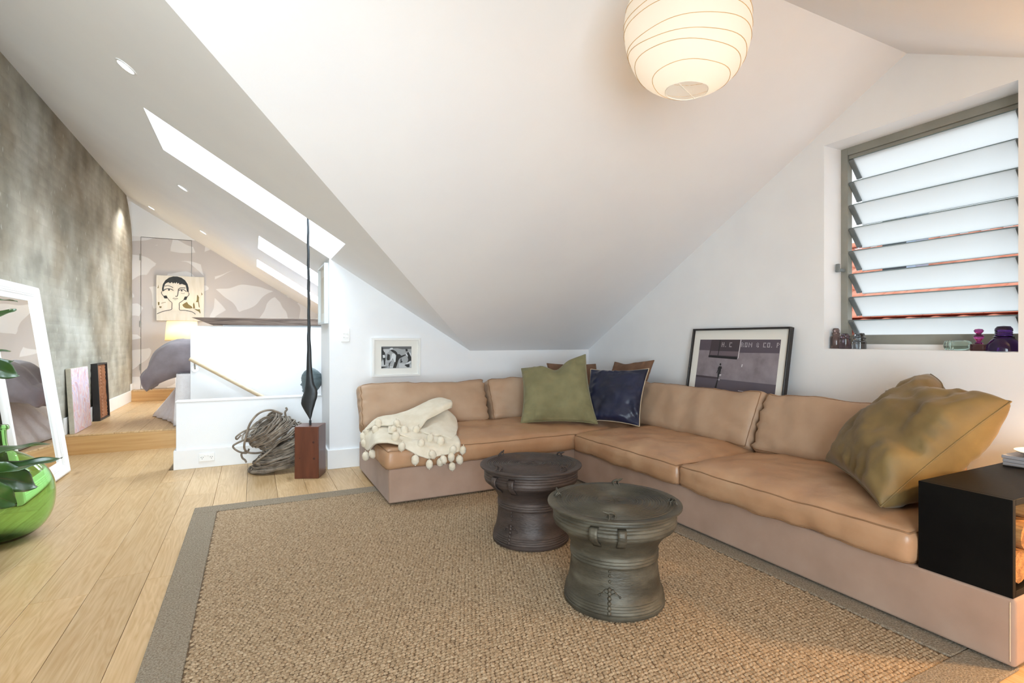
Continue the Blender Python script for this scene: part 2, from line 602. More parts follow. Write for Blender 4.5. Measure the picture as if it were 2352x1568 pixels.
# ---- bagged brick wall on the left
def concrete():
    m = pm('bagged_brick_render', '#98948a', '#cbc8c0', 2.6, 0.85, bump=0.3, bscale=22, detail=7, lo=0.30, hi=0.68, c3='#b6b1a6')
    nt = m.node_tree
    N, L = nt.nodes.new, nt.links.new
    b = bsdf(m)
    lk = b.inputs['Base Color'].links[0]
    col = lk.from_socket
    g = N('ShaderNodeNewGeometry')
    n = N('ShaderNodeTexNoise'); n.inputs['Scale'].default_value = 0.9; n.inputs['Detail'].default_value = 2
    L(g.outputs['Position'], n.inputs['Vector'])
    r = N('ShaderNodeValToRGB')
    r.color_ramp.elements[0].position = 0.38; r.color_ramp.elements[0].color = hx('#b8aa94')
    r.color_ramp.elements[1].position = 0.62; r.color_ramp.elements[1].color = hx('#e4e6e2')
    L(n.outputs[0], r.inputs[0])
    mk = N('ShaderNodeMix'); mk.data_type = 'RGBA'; mk.blend_type = 'MULTIPLY'; mk.inputs['Factor'].default_value = 0.75
    L(col, mk.inputs['A']); L(r.outputs[0], mk.inputs['B'])
    # pitted white flecks
    vo = N('ShaderNodeTexVoronoi'); vo.inputs['Scale'].default_value = 7.0
    mp = N('ShaderNodeMapping'); mp.inputs['Scale'].default_value = (1, 1.6, 0.7)
    L(g.outputs['Position'], mp.inputs[0]); L(mp.outputs[0], vo.inputs['Vector'])
    vr = N('ShaderNodeValToRGB')
    vr.color_ramp.elements[0].position = 0.03; vr.color_ramp.elements[0].color = (.5, .5, .5, 1)
    vr.color_ramp.elements[1].position = 0.13; vr.color_ramp.elements[1].color = (0, 0, 0, 1)
    L(vo.outputs['Distance'], vr.inputs[0])
    m2 = N('ShaderNodeMix'); m2.data_type = 'RGBA'
    L(vr.outputs[0], m2.inputs['Factor']); L(mk.outputs['Result'], m2.inputs['A']); m2.inputs['B'].default_value = hx('#d6d3c8')
    oi = N('ShaderNodeObjectInfo')
    hs = N('ShaderNodeHueSaturation')
    mr = N('ShaderNodeMapRange'); mr.inputs[3].default_value = 0.95; mr.inputs[4].default_value = 1.06
    L(oi.outputs['Random'], mr.inputs[0]); L(mr.outputs[0], hs.inputs['Value'])
    L(m2.outputs['Result'], hs.inputs['Color'])
    L(hs.outputs[0], b.inputs['Base Color'])
    return m
CONC = concrete()
rnd = random.Random(11)
edge = [(9.98, -0.2)]
for k in range(15):
    edge.append((9.96 + rnd.uniform(-.012, .012), 0.45 + k * 0.155))
edge += [(9.94, 2.78), (9.87, 2.93), (9.80, 3.04), (9.68, 3.18), (9.56, 3.27), (9.53, zl(-1.69) + .04)]
wl = struct(MB().prism([(-1.75, -0.2)] + edge + [(-1.75, zl(-1.69) + .04)], 'x', -1.83, -1.69).build('wall_left', CONC), 'rough grey bagged brick wall')
struct(MB().box(-1.90, -1.74, 9.2, 10.12, 0.2, 3.45).box(-1.99, -1.83, -1.75, 9.2, -.2, 3.45).build('wall_left_lining', WHITE))
bs = MB()
a_, b_, h_ = 0.116, 0.038, 0.0035
br_me = None
kk = 0
stuffmb = MB()
cells = []
for row in range(37):
    z = 0.14 + row * 0.0865
    off = 0.12 if row % 2 else 0.0
    for c in range(24):
        y = 4.15 + off + c * 0.243
        if y + a_ > 9.9 or z + b_ > 3.28: continue
        if y > 6.5 and z < 0.42: continue
        if y > 9.45 and z > 2.7 - (y - 9.45) * 1.2 + 0.45: continue
        cells.append((y, z))
cells.sort(key=lambda p: (p[0] < 4.9, p[0]))
proto = None
for i, (y, z) in enumerate(cells):
    jx, jy, jz = rnd.uniform(-.0033, .0008), rnd.uniform(-.006, .006), rnd.uniform(-.004, .004)
    tw = rnd.uniform(-.012, .012)
    A, B = a_ * rnd.uniform(.93, 1.02), b_ * rnd.uniform(.9, 1.04)
    i_, o_ = 0.0, 0.78
    M = T(-1.6898 + jx, y + jy, z + jz) @ Matrix.Rotation(tw, 4, 'X')
    def frust(mb, A, B, M):
        vs = [(0, -A, -B), (0, A, -B), (0, A, B), (0, -A, B), (h_, -A + .02, -B + .014), (h_, A - .02, -B + .014), (h_, A - .02, B - .014), (h_, -A + .02, B - .014)]
        mb.add([M @ Vector(p) for p in vs], [(0, 1, 5, 4), (1, 2, 6, 5), (2, 3, 7, 6), (3, 0, 4, 7), (4, 5, 6, 7), (3, 2, 1, 0)])
    if i < 300:
        if proto is None:
            mb = MB(); frust(mb, a_, b_, Matrix.Identity(4))
            proto = mb.build('brick', CONC, wl, smooth=60)
            proto.matrix_local = M
        else:
            inst(proto, 'brick', wl, M @ Matrix.Diagonal((1, A / a_, B / b_, 1)))
    else:
        frust(stuffmb, A, B, M)
stuff(stuffmb.build('brick_courses', CONC, wl, smooth=60))

# ---- ceilings
cl = MB()
zt = lambda x, y: zl(x) + 0.10
zb = lambda x, y: zl(x)
def xv(y):
    return 0.63 + (1.86 - zm(y)) / SLOPE_L
def strip(x0, x1, y0, y1):
    cl.vprism([(x0, y0), (x1, y0), (x1, y1), (x0, y1)], zb, zt)
def vstrip(x0, y0, y1):
    cl.vprism([(x0, y0), (xv(y0), y0), (xv(y1), y1), (x0, y1)], zb, zt)
vstrip(-1.86, -1.75, 1.7); vstrip(-1.86, 1.7, 4.07)
strip(-1.86, -0.63, 4.07, 4.9)
cl.vprism([(0.62, 4.07), (xv(4.07), 4.07), (xv(4.9), 4.9), (0.62, 4.9)], zb, zt)
strip(-1.86, 0.62, 4.9, 4.93); strip(0.62, 1.9, 4.9, 4.93); strip(-1.86, 2.0, 4.93, 5.98)
strip(-1.86, 0.055, 5.98, 6.80); strip(0.95, 2.0, 5.98, 6.80)
strip(-1.86, 2.0, 6.80, 7.75)
strip(-1.86, 0.05, 7.75, 8.50); strip(0.95, 2.0, 7.75, 8.50)
strip(-1.86, 2.0, 8.50, 10.12)
struct(cl.build('ceiling_left', CEIL), 'sloping white bedroom ceiling with roof windows')
cm = MB()
mt = lambda x, y: zm(y) + 0.10
mbf = lambda x, y: zm(y)
cm.vprism([(xv(1.7), 1.7), (3.40, 1.7), (3.40, 4.95), (xv(4.95), 4.95)], mbf, mt)
cm.vprism([(xv(-1.75), -1.75), (3.40, -1.75), (3.40, 1.7), (xv(1.7), 1.7)], mbf, mt)
struct(cm.build('ceiling_main', CEIL), 'white gabled lounge ceiling')

# ---- roof windows: shaft, frame, pane
def roof_window(n, x0, x1, y0, y1, dep, zf, sl):
    e = sempty('window_%d' % n)
    m = MB()
    t = 0.03
    up = lambda d: (lambda x, y: zf(x, y) + d)
    m.vprism([(x0 - t, y0 - t), (x1 + t, y0 - t), (x1 + t, y0), (x0 - t, y0)], up(0.1001), up(dep))
    m.vprism([(x0 - t, y1), (x1 + t, y1), (x1 + t, y1 + t), (x0 - t, y1 + t)], up(0.1001), up(dep))
    m.vprism([(x0 - t, y0), (x0, y0), (x0, y1), (x0 - t, y1)], up(0.1001), up(dep))
    m.vprism([(x1, y0), (x1 + t, y0), (x1 + t, y1), (x1, y1)], up(0.1001), up(dep))
    m.build('window_shaft', CEIL, e)
    f = MB()
    for q in ((x0, x1, y0, y0 + .035), (x0, x1, y1 - .035, y1), (x0, x0 + .035, y0, y1), (x1 - .035, x1, y0, y1)):
        f.vprism([(q[0], q[2]), (q[1], q[2]), (q[1], q[3]), (q[0], q[3])], up(dep - 0.05), up(dep))
    f.build('window_frame', TRIM, e)
    MB().vprism([(x0, y0), (x1, y0), (x1, y1), (x0, y1)], up(dep - .02), up(dep - .012)).build('pane', GL, e)
    return e
roof_window(2, -0.63, 0.62, 4.07, 4.90, 0.38, zb, 0)
roof_window(3, 0.055, 0.95, 5.98, 6.80, 0.28, zb, 0)
roof_window(4, 0.05, 0.95, 7.75, 8.50, 0.28, zb, 0)

# ---- baseboards
def bbx(name, x0, x1, y0, y1, z0, h=0.17):
    o = MB().box(x0, x1, y0, y1, z0, z0 + h).build(name, TRIM, bevel=0.004)
    return struct(o)
bbx('baseboard_back', 0.592, 3.38, 4.882, 4.9, 0)
bbx('baseboard_return', 0.592, 0.61, 4.9, 5.47, 0)
bbx('baseboard_stair', -0.628, 0.592, 5.452, 5.47, 0)
bbx('baseboard_stair_end', -0.628, -0.61, 5.47, 5.60, 0)
bbx('baseboard_left', -1.69, -1.672, 6.625, 9.80, 0.2)
bbx('baseboard_left_step', -1.69, -1.672, 9.80, 9.998, 0.37, 0.10)
bbx('baseboard_left_lounge', -1.69, -1.672, -1.6, 6.60, 0)
bbx('baseboard_right', 3.362, 3.38, -1.6, 0.84, 0)
trim = struct(MB().box(-0.615, 0.61, 5.462, 5.608, 0.594, 0.604).build('trim_1', TRIM, bevel=0.003), 'white cap on the low balustrade wall')

# ------------------------------------------------------------------ louvre window in the right wall
win = sempty('window_1')
win['label'] = 'grey framed louvre window with frosted glass blades'
FROST = shade_mat('frosted_glass', (0.93, 0.96, 0.97, 1), 0.80)
FR = pm('louvre_frame_grey', '#8b8b83', '#93938b', 9, 0.4, spec=0.5)
EDGE = pm('ground_glass_edge', '#7f9092', rough=.4)
CLIP = pm('louvre_clip_grey', '#6d7273', '#747a7b', 9, 0.4, spec=0.5)
wy0, wy1, wz0, wz1 = 1.21, 2.19, 1.087, 2.43
x0, x1 = 3.56, 3.61
MB().box(x0, x1, wy1 - .045, wy1, wz0, wz1).build('window_frame', FR, win, bevel=0.002)
MB().box(x0, x1, wy0, wy0 + .045, wz0, wz1).build('window_frame', FR, win, bevel=0.002)
MB().box(x0, x1, wy0 + .045, wy1 - .045, wz1 - .05, wz1).box(x0 + .012, x1 - .01, wy0 + .045, wy1 - .045, wz1 - .075, wz1 - .05).build('window_frame', FR, win, bevel=0.002)
MB().box(x0, x1, wy0 + .045, wy1 - .045, wz0 + .035, wz0 + .095).build('window_frame', FR, win, bevel=0.002)
MB().box(3.40, 3.62, wy0, wy1, wz0 - .004, wz0 + .004).build('window_sill', TRIM, win)
MB().box(3.54, x1, wy0 + .0, wy1, wz0 + .004, wz0 + .035).build('sill_upstand', TRIM, win)
NB = 8
pitch = 0.1535
bl = 0.160
ang = R(40)                                        # from vertical, foot of each blade outwards
for k in range(NB):
    zt_ = 2.352 - 0.0 - k * pitch
    M = T(3.572, 0, zt_) @ Matrix.Rotation(-ang, 4, 'Y')
    MB().box(-.003, .003, wy0 + .075, wy1 - .075, -bl, 0, M).build('louvre_blade', FROST, win)
    MB().box(-.0034, .0034, wy0 + .075, wy1 - .075, -bl - .0025, -bl + .0005, M).build('blade_edge', EDGE, win)
    MB().box(-.0034, .0034, wy0 + .075, wy1 - .075, -.0005, .0025, M).build('blade_edge', EDGE, win)
    for (ya, yb) in ((wy0 + .046, wy0 + .078), (wy1 - .078, wy1 - .046)):
        c = MB().box(-.011, .011, ya, yb, -bl + .012, -.002, M)
        c.box(-.013, .02, ya, yb, -bl + .012, -bl + .022, M)
        c.build('louvre_clip', CLIP, win, bevel=0.002)
    for ya in (wy0 + .045, wy1 - .05):
        MB().box(.0, .02, ya, ya + .005, -bl + .0, -.03, M).build('louvre_pivot', TRIM, win)
MB().box(3.50, 3.565, wy1 - .03, wy1 - .012, 1.605, 1.625).box(3.485, 3.505, wy1 - .032, wy1 - .010, 1.60, 1.655).build('lever_handle', CLIP, win, bevel=0.003)

# ------------------------------------------------------------------ glass things on the sill
def lathe_thing(name, label, cat, prof, loc, mat, group=None, n=28, extra=None):
    o = MB().lathe(prof, n).build(name, mat, smooth=35, loc=loc)
    return tag(o, label, cat, group)
SM = glass_mat('smoky_glass', (0.40, 0.30, 0.30, 1))
SM2 = glass_mat('smoky_violet_glass', (0.30, 0.22, 0.28, 1))
SM3 = glass_mat('smoky_grey_glass', (0.28, 0.30, 0.33, 1))
PUR = glass_mat('deep_purple_glass', (0.10, 0.03, 0.22, 1))
PLUM = glass_mat('plum_glass', (0.33, 0.05, 0.20, 1))
BRG = glass_mat('brown_glass', (0.22, 0.10, 0.11, 1))
MINT = glass_mat('mint_glass', (0.72, 0.95, 0.86, 1), 0.15)
ZS = wz0 + 0.0045
lathe_thing('glass_insulator', 'tall smoky brown glass insulator standing nearest the window reveal', 'insulator',
            [(.0, 0), (.030, 0), (.032, .004), (.032, .072), (.028, .082), (.020, .088), (.024, .094), (.024, .104), (.018, .108), (.021, .113), (.021, .122), (.014, .134), (.0, .136)], (3.45, 2.155, ZS), SM, 'glass insulators on the window sill')
lathe_thing('glass_insulator', 'smallest smoky violet glass insulator with flared skirt, middle of three on the sill', 'insulator',
            [(.0, 0), (.037, 0), (.036, .006), (.029, .06), (.030, .066), (.024, .07), (.026, .076), (.026, .084), (.016, .098), (.0, .10)], (3.435, 2.085, ZS), SM2, 'glass insulators on the window sill')
lathe_thing('glass_insulator', 'smoky grey glass insulator with waisted neck beside the violet one', 'insulator',
            [(.0, 0), (.038, 0), (.038, .045), (.031, .052), (.031, .06), (.036, .064), (.036, .072), (.026, .078), (.026, .086), (.03, .09), (.026, .1), (.0, .103)], (3.455, 2.008, ZS), SM3, 'glass insulators on the window sill')
lathe_thing('glass_insulator', 'large deep purple glass insulator with domed threaded head', 'insulator',
            [(.0, 0), (.070, 0), (.071, .01), (.066, .035), (.052, .055), (.040, .068), (.043, .073), (.034, .079), (.037, .084), (.033, .089), (.036, .094), (.033, .099), (.036, .104), (.035, .115), (.026, .127), (.0, .131)], (3.45, 1.292, ZS), PUR, 'glass insulators on the window sill')
st = thing('glass_stopper', 'plum glass decanter stopper standing on a brown glass block', 'stopper', (3.43, 1.387, ZS))
MB().box(-.024, .024, -.030, .030, 0, .036).build('block', BRG, st, bevel=0.004)
MB().lathe([(.0, .0362), (.016, .0362), (.018, .042), (.010, .05), (.014, .058), (.023, .072), (.021, .082), (.010, .09), (.016, .096), (.021, .106), (.016, .114), (.0, .117)], 24).build('finial', PLUM, st, smooth=35)
o = MB().lathe([(.0, 0), (.024, 0), (.027, .006), (.024, .012), (.027, .018), (.024, .024), (.027, .030), (.024, .036), (.027, .045), (.027, .10), (.022, .112), (.0, .112)], 24, T(0, .056, .028) @ Matrix.Rotation(R(90), 4, 'X')).build('glass_insulator', MINT, smooth=35, loc=(3.46, 1.492, ZS))
tag(o, 'pale mint glass insulator lying on its side on the sill', 'insulator', 'glass insulators on the window sill')

# ------------------------------------------------------------------ neighbour's tiled roof outside
TERRA = pm('terracotta_tile', '#e08a6c', '#f0ab92', 3.0, 0.8, coords='World')
roof = thing('tiled_roof', 'orange terracotta tiled roof outside the louvre window', 'roof', (8.6, 1.0, 1.30))
MB().prism([(0, -.05), (3.9, 1.95 - .05), (3.9, -1.6), (0, -1.6)], 'y', 0, 9.2).build('roof_body', pm('roof_underlay', '#7a4030', rough=0.9), roof)
tw, tl = 0.33, 0.42
sl = Matrix.Rotation(-math.atan(.5), 4, 'Y')
proto = None
for i in range(28):
    for j in range(10):
        if proto is None:
            m = MB()
            rows = []
            for a in (0, tl * 1.06):
                rows.append([(a, tw * t, .02 + .035 * math.sin(math.pi * min(1, t * 1.6)) * (1 if t < .63 else 0) + (0.012 if a == 0 else 0)) for t in (0, .1, .22, .32, .42, .52, .63, .8, 1.02)])
            m.grid(rows, True)
            proto = m.build('roof_tile', TERRA, roof, smooth=60, solid=0.014)
            proto.matrix_local = T(0, 0, 0) @ sl
        else:
            o = inst(proto, 'roof_tile', roof, sl @ T(j * tl, i * tw, 0))
            md = o.modifiers.new('thickness', 'SOLIDIFY'); md.thickness = 0.014; md.offset = 0
proto = None
for i in range(26):
    for (xx, zz) in ((3.88, 1.97), (0.35, 0.21)):
        M = T(xx, i * .36, zz)
        if proto is None:
            m = MB()
            rows = []
            for a in (0, .20, .38):
                rr = .115 if a else .13
                rows.append([(rr * math.cos(t), a, rr * math.sin(t)) for t in [math.pi * q / 8 for q in range(9)]])
            m.grid(rows)
            proto = m.build('ridge_tile', TERRA, roof, smooth=60, solid=0.016)
            proto.matrix_local = M
        else:
            o = inst(proto, 'ridge_tile', roof, M)
            md = o.modifiers.new('thickness', 'SOLIDIFY'); md.thickness = 0.016; md.offset = 0
ch = thing('chimney', 'dark square chimney with pale blue flashing on the tiled roof', 'chimney', (10.2, 4.9, 1.95))
MB().box(-.2, .2, .14, .52, 0, 1.6).build('chimney_stack', pm('dark_slate', '#2c333a', '#363d44', 5, 0.7), ch)
MB().box(-.2, .2, 0, .14, 0, 1.6).build('flashing', pm('pale_blue_flashing', '#93a9c4', '#a5b8d0', 5, 0.6), ch)

# ------------------------------------------------------------------ recessed ceiling lights
LENS = shade_mat('lamp_lens', (1, 1, 1, 1), 0.3, (1.0, 0.98, 0.95, 1), 4.0)
for i, (x, y, lb) in enumerate(((-0.617, 3.482, 'round recessed ceiling light uphill of the long roof window'), (-0.612, 6.0, 'round recessed ceiling light between the long and short roof windows'),
                                (-0.612, 8.35, 'round recessed ceiling light over the bed'), (-1.325, 9.173, 'round recessed ceiling light by the end of the brick wall'))):
    t = thing('ceiling_light', lb, 'ceiling light', (x, y, zl(x)), 0, 'recessed lights in the sloping ceiling')
    t.rotation_euler = (0, AL, 0)
    rr = 0.055
    MB().lathe([(rr * .80, -.001), (rr * .80, -.006), (rr, -.005), (rr * 1.03, 0)], 28, close=False).build('trim_ring', TRIM, t, smooth=35)
    MB().lathe([(0.001, -.003), (rr * .8, -.003)], 28, close=False).build('lens', LENS, t)
    l = bpy.data.lights.new('downlight', 'SPOT')
    l.energy = 22; l.spot_size = R(110); l.spot_blend = 0.8; l.shadow_soft_size = 0.04; l.color = (1, .96, .90)
    lo = bpy.data.objects.new('downlight', l); COL.objects.link(lo); lo.parent = t; lo.location = (0, 0, -.02)

# ------------------------------------------------------------------ paper lantern
LX, LY, LZ = 1.485, 1.50, 2.345
PAPER = shade_mat('lantern_paper', (0.95, 0.92, 0.87, 1), 0.6)
lt = thing('paper_lantern', 'round white paper lantern with bamboo ribs hanging from the ceiling', 'lantern', (LX, LY, LZ))
def lan_r(z):
    # z from -0.25 (bottom opening) to 0.22
    t = (z + 0.012) / (0.245 if z < 0 else 0.24)
    return 0.2315 * max(0.0, 1 - abs(t) ** 2.35) ** 0.5 + 0.0
def lan(a, z, k=1.0):
    rr = max(lan_r(z), 0.045) * (1 - 0.012 * math.cos(6 * a + z * 9)) * k
    return Vector((rr * math.cos(a), rr * math.sin(a), z + 0.06 * rr * math.cos(a - 2.4)))
zs = [-.2445 + .4845 * (1 - math.cos(math.pi * q / 34)) / 2 for q in range(35)]
rows = [[lan(2 * math.pi * i / 72, z) for i in range(73)] for z in zs]
MB().grid(rows).build('paper_shade', PAPER, lt, smooth=60)
RIB = pm('bamboo_rib', '#c9a777', '#d6b789', 20, 0.6)
rnd = random.Random(3)
for k in range(9):
    z0 = -.215 + k * .047
    ph, tl_ = rnd.uniform(0, 6.28), rnd.uniform(.006, .028)
    pts = [lan(2 * math.pi * i / 60, max(-.24, min(.235, z0 + tl_ * math.cos(2 * math.pi * i / 60 + ph) + .006 * math.sin(4 * math.pi * i / 60 + ph))), 1.004) for i in range(60)]
    MB().tube(pts, 0.0013, 6, True).build('rib', RIB, lt, smooth=60)
WIRE = pm('white_wire', '#e8e4da', rough=0.4)
MB().tube([lan(2 * math.pi * i / 24, -.2445) for i in range(24)], .0018, 6, True).tube([lan(.4, -.2445), lan(.4 + math.pi, -.2445)], .002, 6).build('bottom_ring', WIRE, lt)
MB().tube([(0, 0, .0), (0, 0, zm(LY) - LZ)], .003, 8).lathe([(.0, 0), (.045, 0), (.045, -.02), (.01, -.03)], 20, T(0, 0, zm(LY) - LZ)).build('cord', WIRE, lt)
MB().ball((0, 0, -.03), .03).build('bulb', shade_mat('bulb_glass', (1, 1, 1, 1), .5, (1, .86, .68, 1), 0.8), lt, smooth=60)
l = bpy.data.lights.new('lantern_bulb', 'POINT'); l.energy = 0.65; l.color = (1.0, .84, .66); l.shadow_soft_size = .05
lo = bpy.data.objects.new('lantern_bulb', l); COL.objects.link(lo); lo.parent = lt; lo.location = (0, 0, -.05)

# ------------------------------------------------------------------ switch, socket
PL = pm('white_plastic', '#f4f4f4', rough=0.3)
sw = thing('light_switch', 'white four button light switch on the wall above the sofa end', 'switch', (0.746, 4.9, 1.193))
MB().box(-.038, .038, -.009, 0, -.062, .062).build('plate', PL, sw, bevel=0.003)
for sx in (-.014, .014):
    for sz in (-.016, .016):
        MB().lathe([(.0, 0), (.0085, 0), (.0085, .004), (.007, .006), (.0, .006)], 18, T(sx, -.009, sz) @ Matrix.Rotation(R(90), 4, 'X')).build('button', PL, sw, smooth=35)
so = thing('power_socket', 'white double power socket on the balustrade skirting board', 'socket', (-.372, 5.452, .094))
MB().box(-.062, .062, -.009, 0, -.037, .037).build('plate', PL, so, bevel=0.003)
for sx in (-.013, .013):
    MB().lathe([(.0, 0), (.009, 0), (.009, .004), (.0, .006)], 16, T(sx, -.009, .018) @ Matrix.Rotation(R(90), 4, 'X')).build('rocker', PL, so, smooth=35)
SLOT = pm('painted_slot_shade', '#555555', rough=0.7)  # dark bars on the plate, painted for the shade inside the pin holes
for sx in (-.036, .036):
    m = MB()
    for (dx, dz, an) in ((-.008, .002, .5), (.008, .002, -.5), (0, -.011, 0)):
        m.box(-.0015, .0015, -.0097, -.008, -.005, .005, T(sx + dx, 0, dz) @ Matrix.Rotation(an, 4, 'Y'))
    m.build('socket_slots', SLOT, so)

# ------------------------------------------------------------------ timber beam, handrail
beam = MB().prism([(-.595, 1.392), (-.40, 1.312), (1.90, 1.322), (1.90, 1.402)], 'y', 6.585, 6.80).build('timber_beam', pm('old_dark_timber', '#4d3c33', '#7a675b', 5, 0.65, stretch=(.5, 3, 7), bump=0.6, bscale=14, distort=1.2), bevel=0.004)
tag(beam, 'rough dark timber beam lying along the top of the balustrade wall', 'beam')
MB().box(-.3, 1.8, 6.62, 6.70, 1.30, 1.322).build('packer', WHITE, beam)
hr = thing('handrail', 'pale wooden stair handrail on steel brackets', 'handrail', (-.605, 6.53, .95))
def hrp(x): return (x, 0, -.632 * x)
MB().tube([hrp(-.0), hrp(.5), hrp(1.0), hrp(1.9)], .022, 16).build('rail', pm('pale_ash', '#cdb694', '#d9c6a8', 8, 0.45, stretch=(1, 6, 6)), hr, smooth=35)
STEEL = pm('brushed_steel', '#b3b0aa', rough=0.35, metal=0.9)
for x in (.045, 1.3):
    z = -.632 * x
    MB().lathe([(0, 0), (.034, 0), (.034, .006), (0, .006)], 24, T(x, .07, z - .085) @ Matrix.Rotation(R(90), 4, 'X')).tube([(x, .064, z - .085), (x, .03, z - .085), (x, .005, z - .07), (x, 0, z - .024)], .007, 8).build('bracket', STEEL, hr, smooth=35)

# ------------------------------------------------------------------ rug
RUGB = pm('sisal_border', '#ab9c88', '#85745f', 150, 0.95, bump=1.0, bscale=170, detail=2)
RUGF = pm('sisal_field', '#b9a184', '#8f765a', 90, 0.95, detail=3, c3='#a58c6e')
RUGBASE = pm('sisal_base', '#755c42', '#664f38', 60, 0.95)
RX0, RX1, RY0, RY1 = -0.354, 2.39, 0.85, 4.135
rug = thing('woven_rug', 'large beige woven sisal rug with a wide stitched border', 'rug', (0, 0, 0))
bw = 0.14
MB().box(RX0 + bw, RX1 - bw, RY0 + bw, RY1 - bw, 0.001, 0.006).build('rug_backing', RUGBASE, rug)
for q in ((RX0, RX1, RY1 - bw, RY1), (RX0, RX1, RY0, RY0 + bw), (RX0, RX0 + bw, RY0 + bw, RY1 - bw), (RX1 - bw, RX1, RY0 + bw, RY1 - bw)):
    MB().box(q[0] + .001, q[1] - .001, q[2] + .001, q[3] - .001, 0.001, 0.0125).build('border', RUGB, rug, bevel=0.004)
def knots():
    px, py = 0.0172, 0.0158
    fx0, fx1, fy0, fy1 = RX0 + bw - .004, RX1 - bw + .002, RY0 + bw, RY1 - bw + .002
    nx, ny = int((fx1 - fx0) / px), int((fy1 - fy0) / py)
    rg = np.random.default_rng(4)
    I, J = np.meshgrid(np.arange(nx), np.arange(ny), indexing='ij')
    cx = fx0 + (I + .5 + np.mod(J * .37, 1.0) + rg.uniform(-.12, .12, I.shape)) * px
    cy = fy0 + (J + .5) * py
    keep = (cx < fx1 - .006).ravel()
    cx = cx.ravel()[keep]; cy = cy.ravel()[keep]
    n = len(cx)
    cx = cx + rg.normal(0, .0012, n); cy = cy + rg.normal(0, .0009, n)
    th = R(12) + rg.normal(0, .25, n)
    L = .0112 * rg.uniform(.85, 1.15, n); W = .0080 * rg.uniform(.85, 1.1, n); Hh = rg.uniform(.0045, .0075, n)
    loc = np.array([(-1, 0, 0), (-.45, -1, .1), (.45, -1, .1), (1, 0, 0), (.45, 1, .1), (-.45, 1, .1), (-.4, 0, 1), (.4, 0, 1)], float)
    V = np.zeros((n, 8, 3))
    lx = loc[None, :, 0] * L[:, None]; ly = loc[None, :, 1] * W[:, None]
    c, s_ = np.cos(th)[:, None], np.sin(th)[:, None]
    V[:, :, 0] = cx[:, None] + lx * c - ly * s_
    V[:, :, 1] = cy[:, None] + lx * s_ + ly * c
    V[:, :, 2] = .0055 + loc[None, :, 2] * Hh[:, None]
    F = np.array([(0, 1, 6, 6), (1, 2, 7, 6), (2, 3, 7, 7), (3, 4, 7, 7), (4, 5, 6, 7), (5, 0, 6, 6)])
    tri = [(0, 1, 6), (2, 3, 7), (3, 4, 7), (5, 0, 6)]
    quad = [(1, 2, 7, 6), (4, 5, 6, 7)]
    faces = []
    base = (np.arange(n) * 8)[:, None]
    ft = np.concatenate([base + np.array(t)[None, :] for t in tri])
    fq = np.concatenate([base + np.array(t)[None, :] for t in quad])
    me = bpy.data.meshes.new('woven_field')
    nv = n * 8
    me.vertices.add(nv)
    me.vertices.foreach_set('co', V.reshape(-1))
    nl = ft.size + fq.size
    me.loops.add(nl)
    me.loops.foreach_set('vertex_index', np.concatenate([ft.reshape(-1), fq.reshape(-1)]).astype(np.int32))
    me.polygons.add(len(ft) + len(fq))
    ls = np.concatenate([np.arange(len(ft)) * 3, ft.size + np.arange(len(fq)) * 4]).astype(np.int32)
    me.polygons.foreach_set('loop_start', ls)
    me.polygons.foreach_set('use_smooth', np.ones(len(ls), dtype=bool))
    me.update(calc_edges=True)
    me.validate()
    me.materials.append(RUGF)
    o = bpy.data.objects.new('woven_field', me)
    COL.objects.link(o)
    o.parent = rug
    return stuff(o)
knots()

# ------------------------------------------------------------------ cushions
def fbm(p, f, seed, o=2):
    return noise.fractal(Vector((p[0] * f + seed * 7.3, p[1] * f - seed * 3.1, p[2] * f + seed * 1.7)), 1.0, 2.0, o, noise_basis='PERLIN_ORIGINAL')

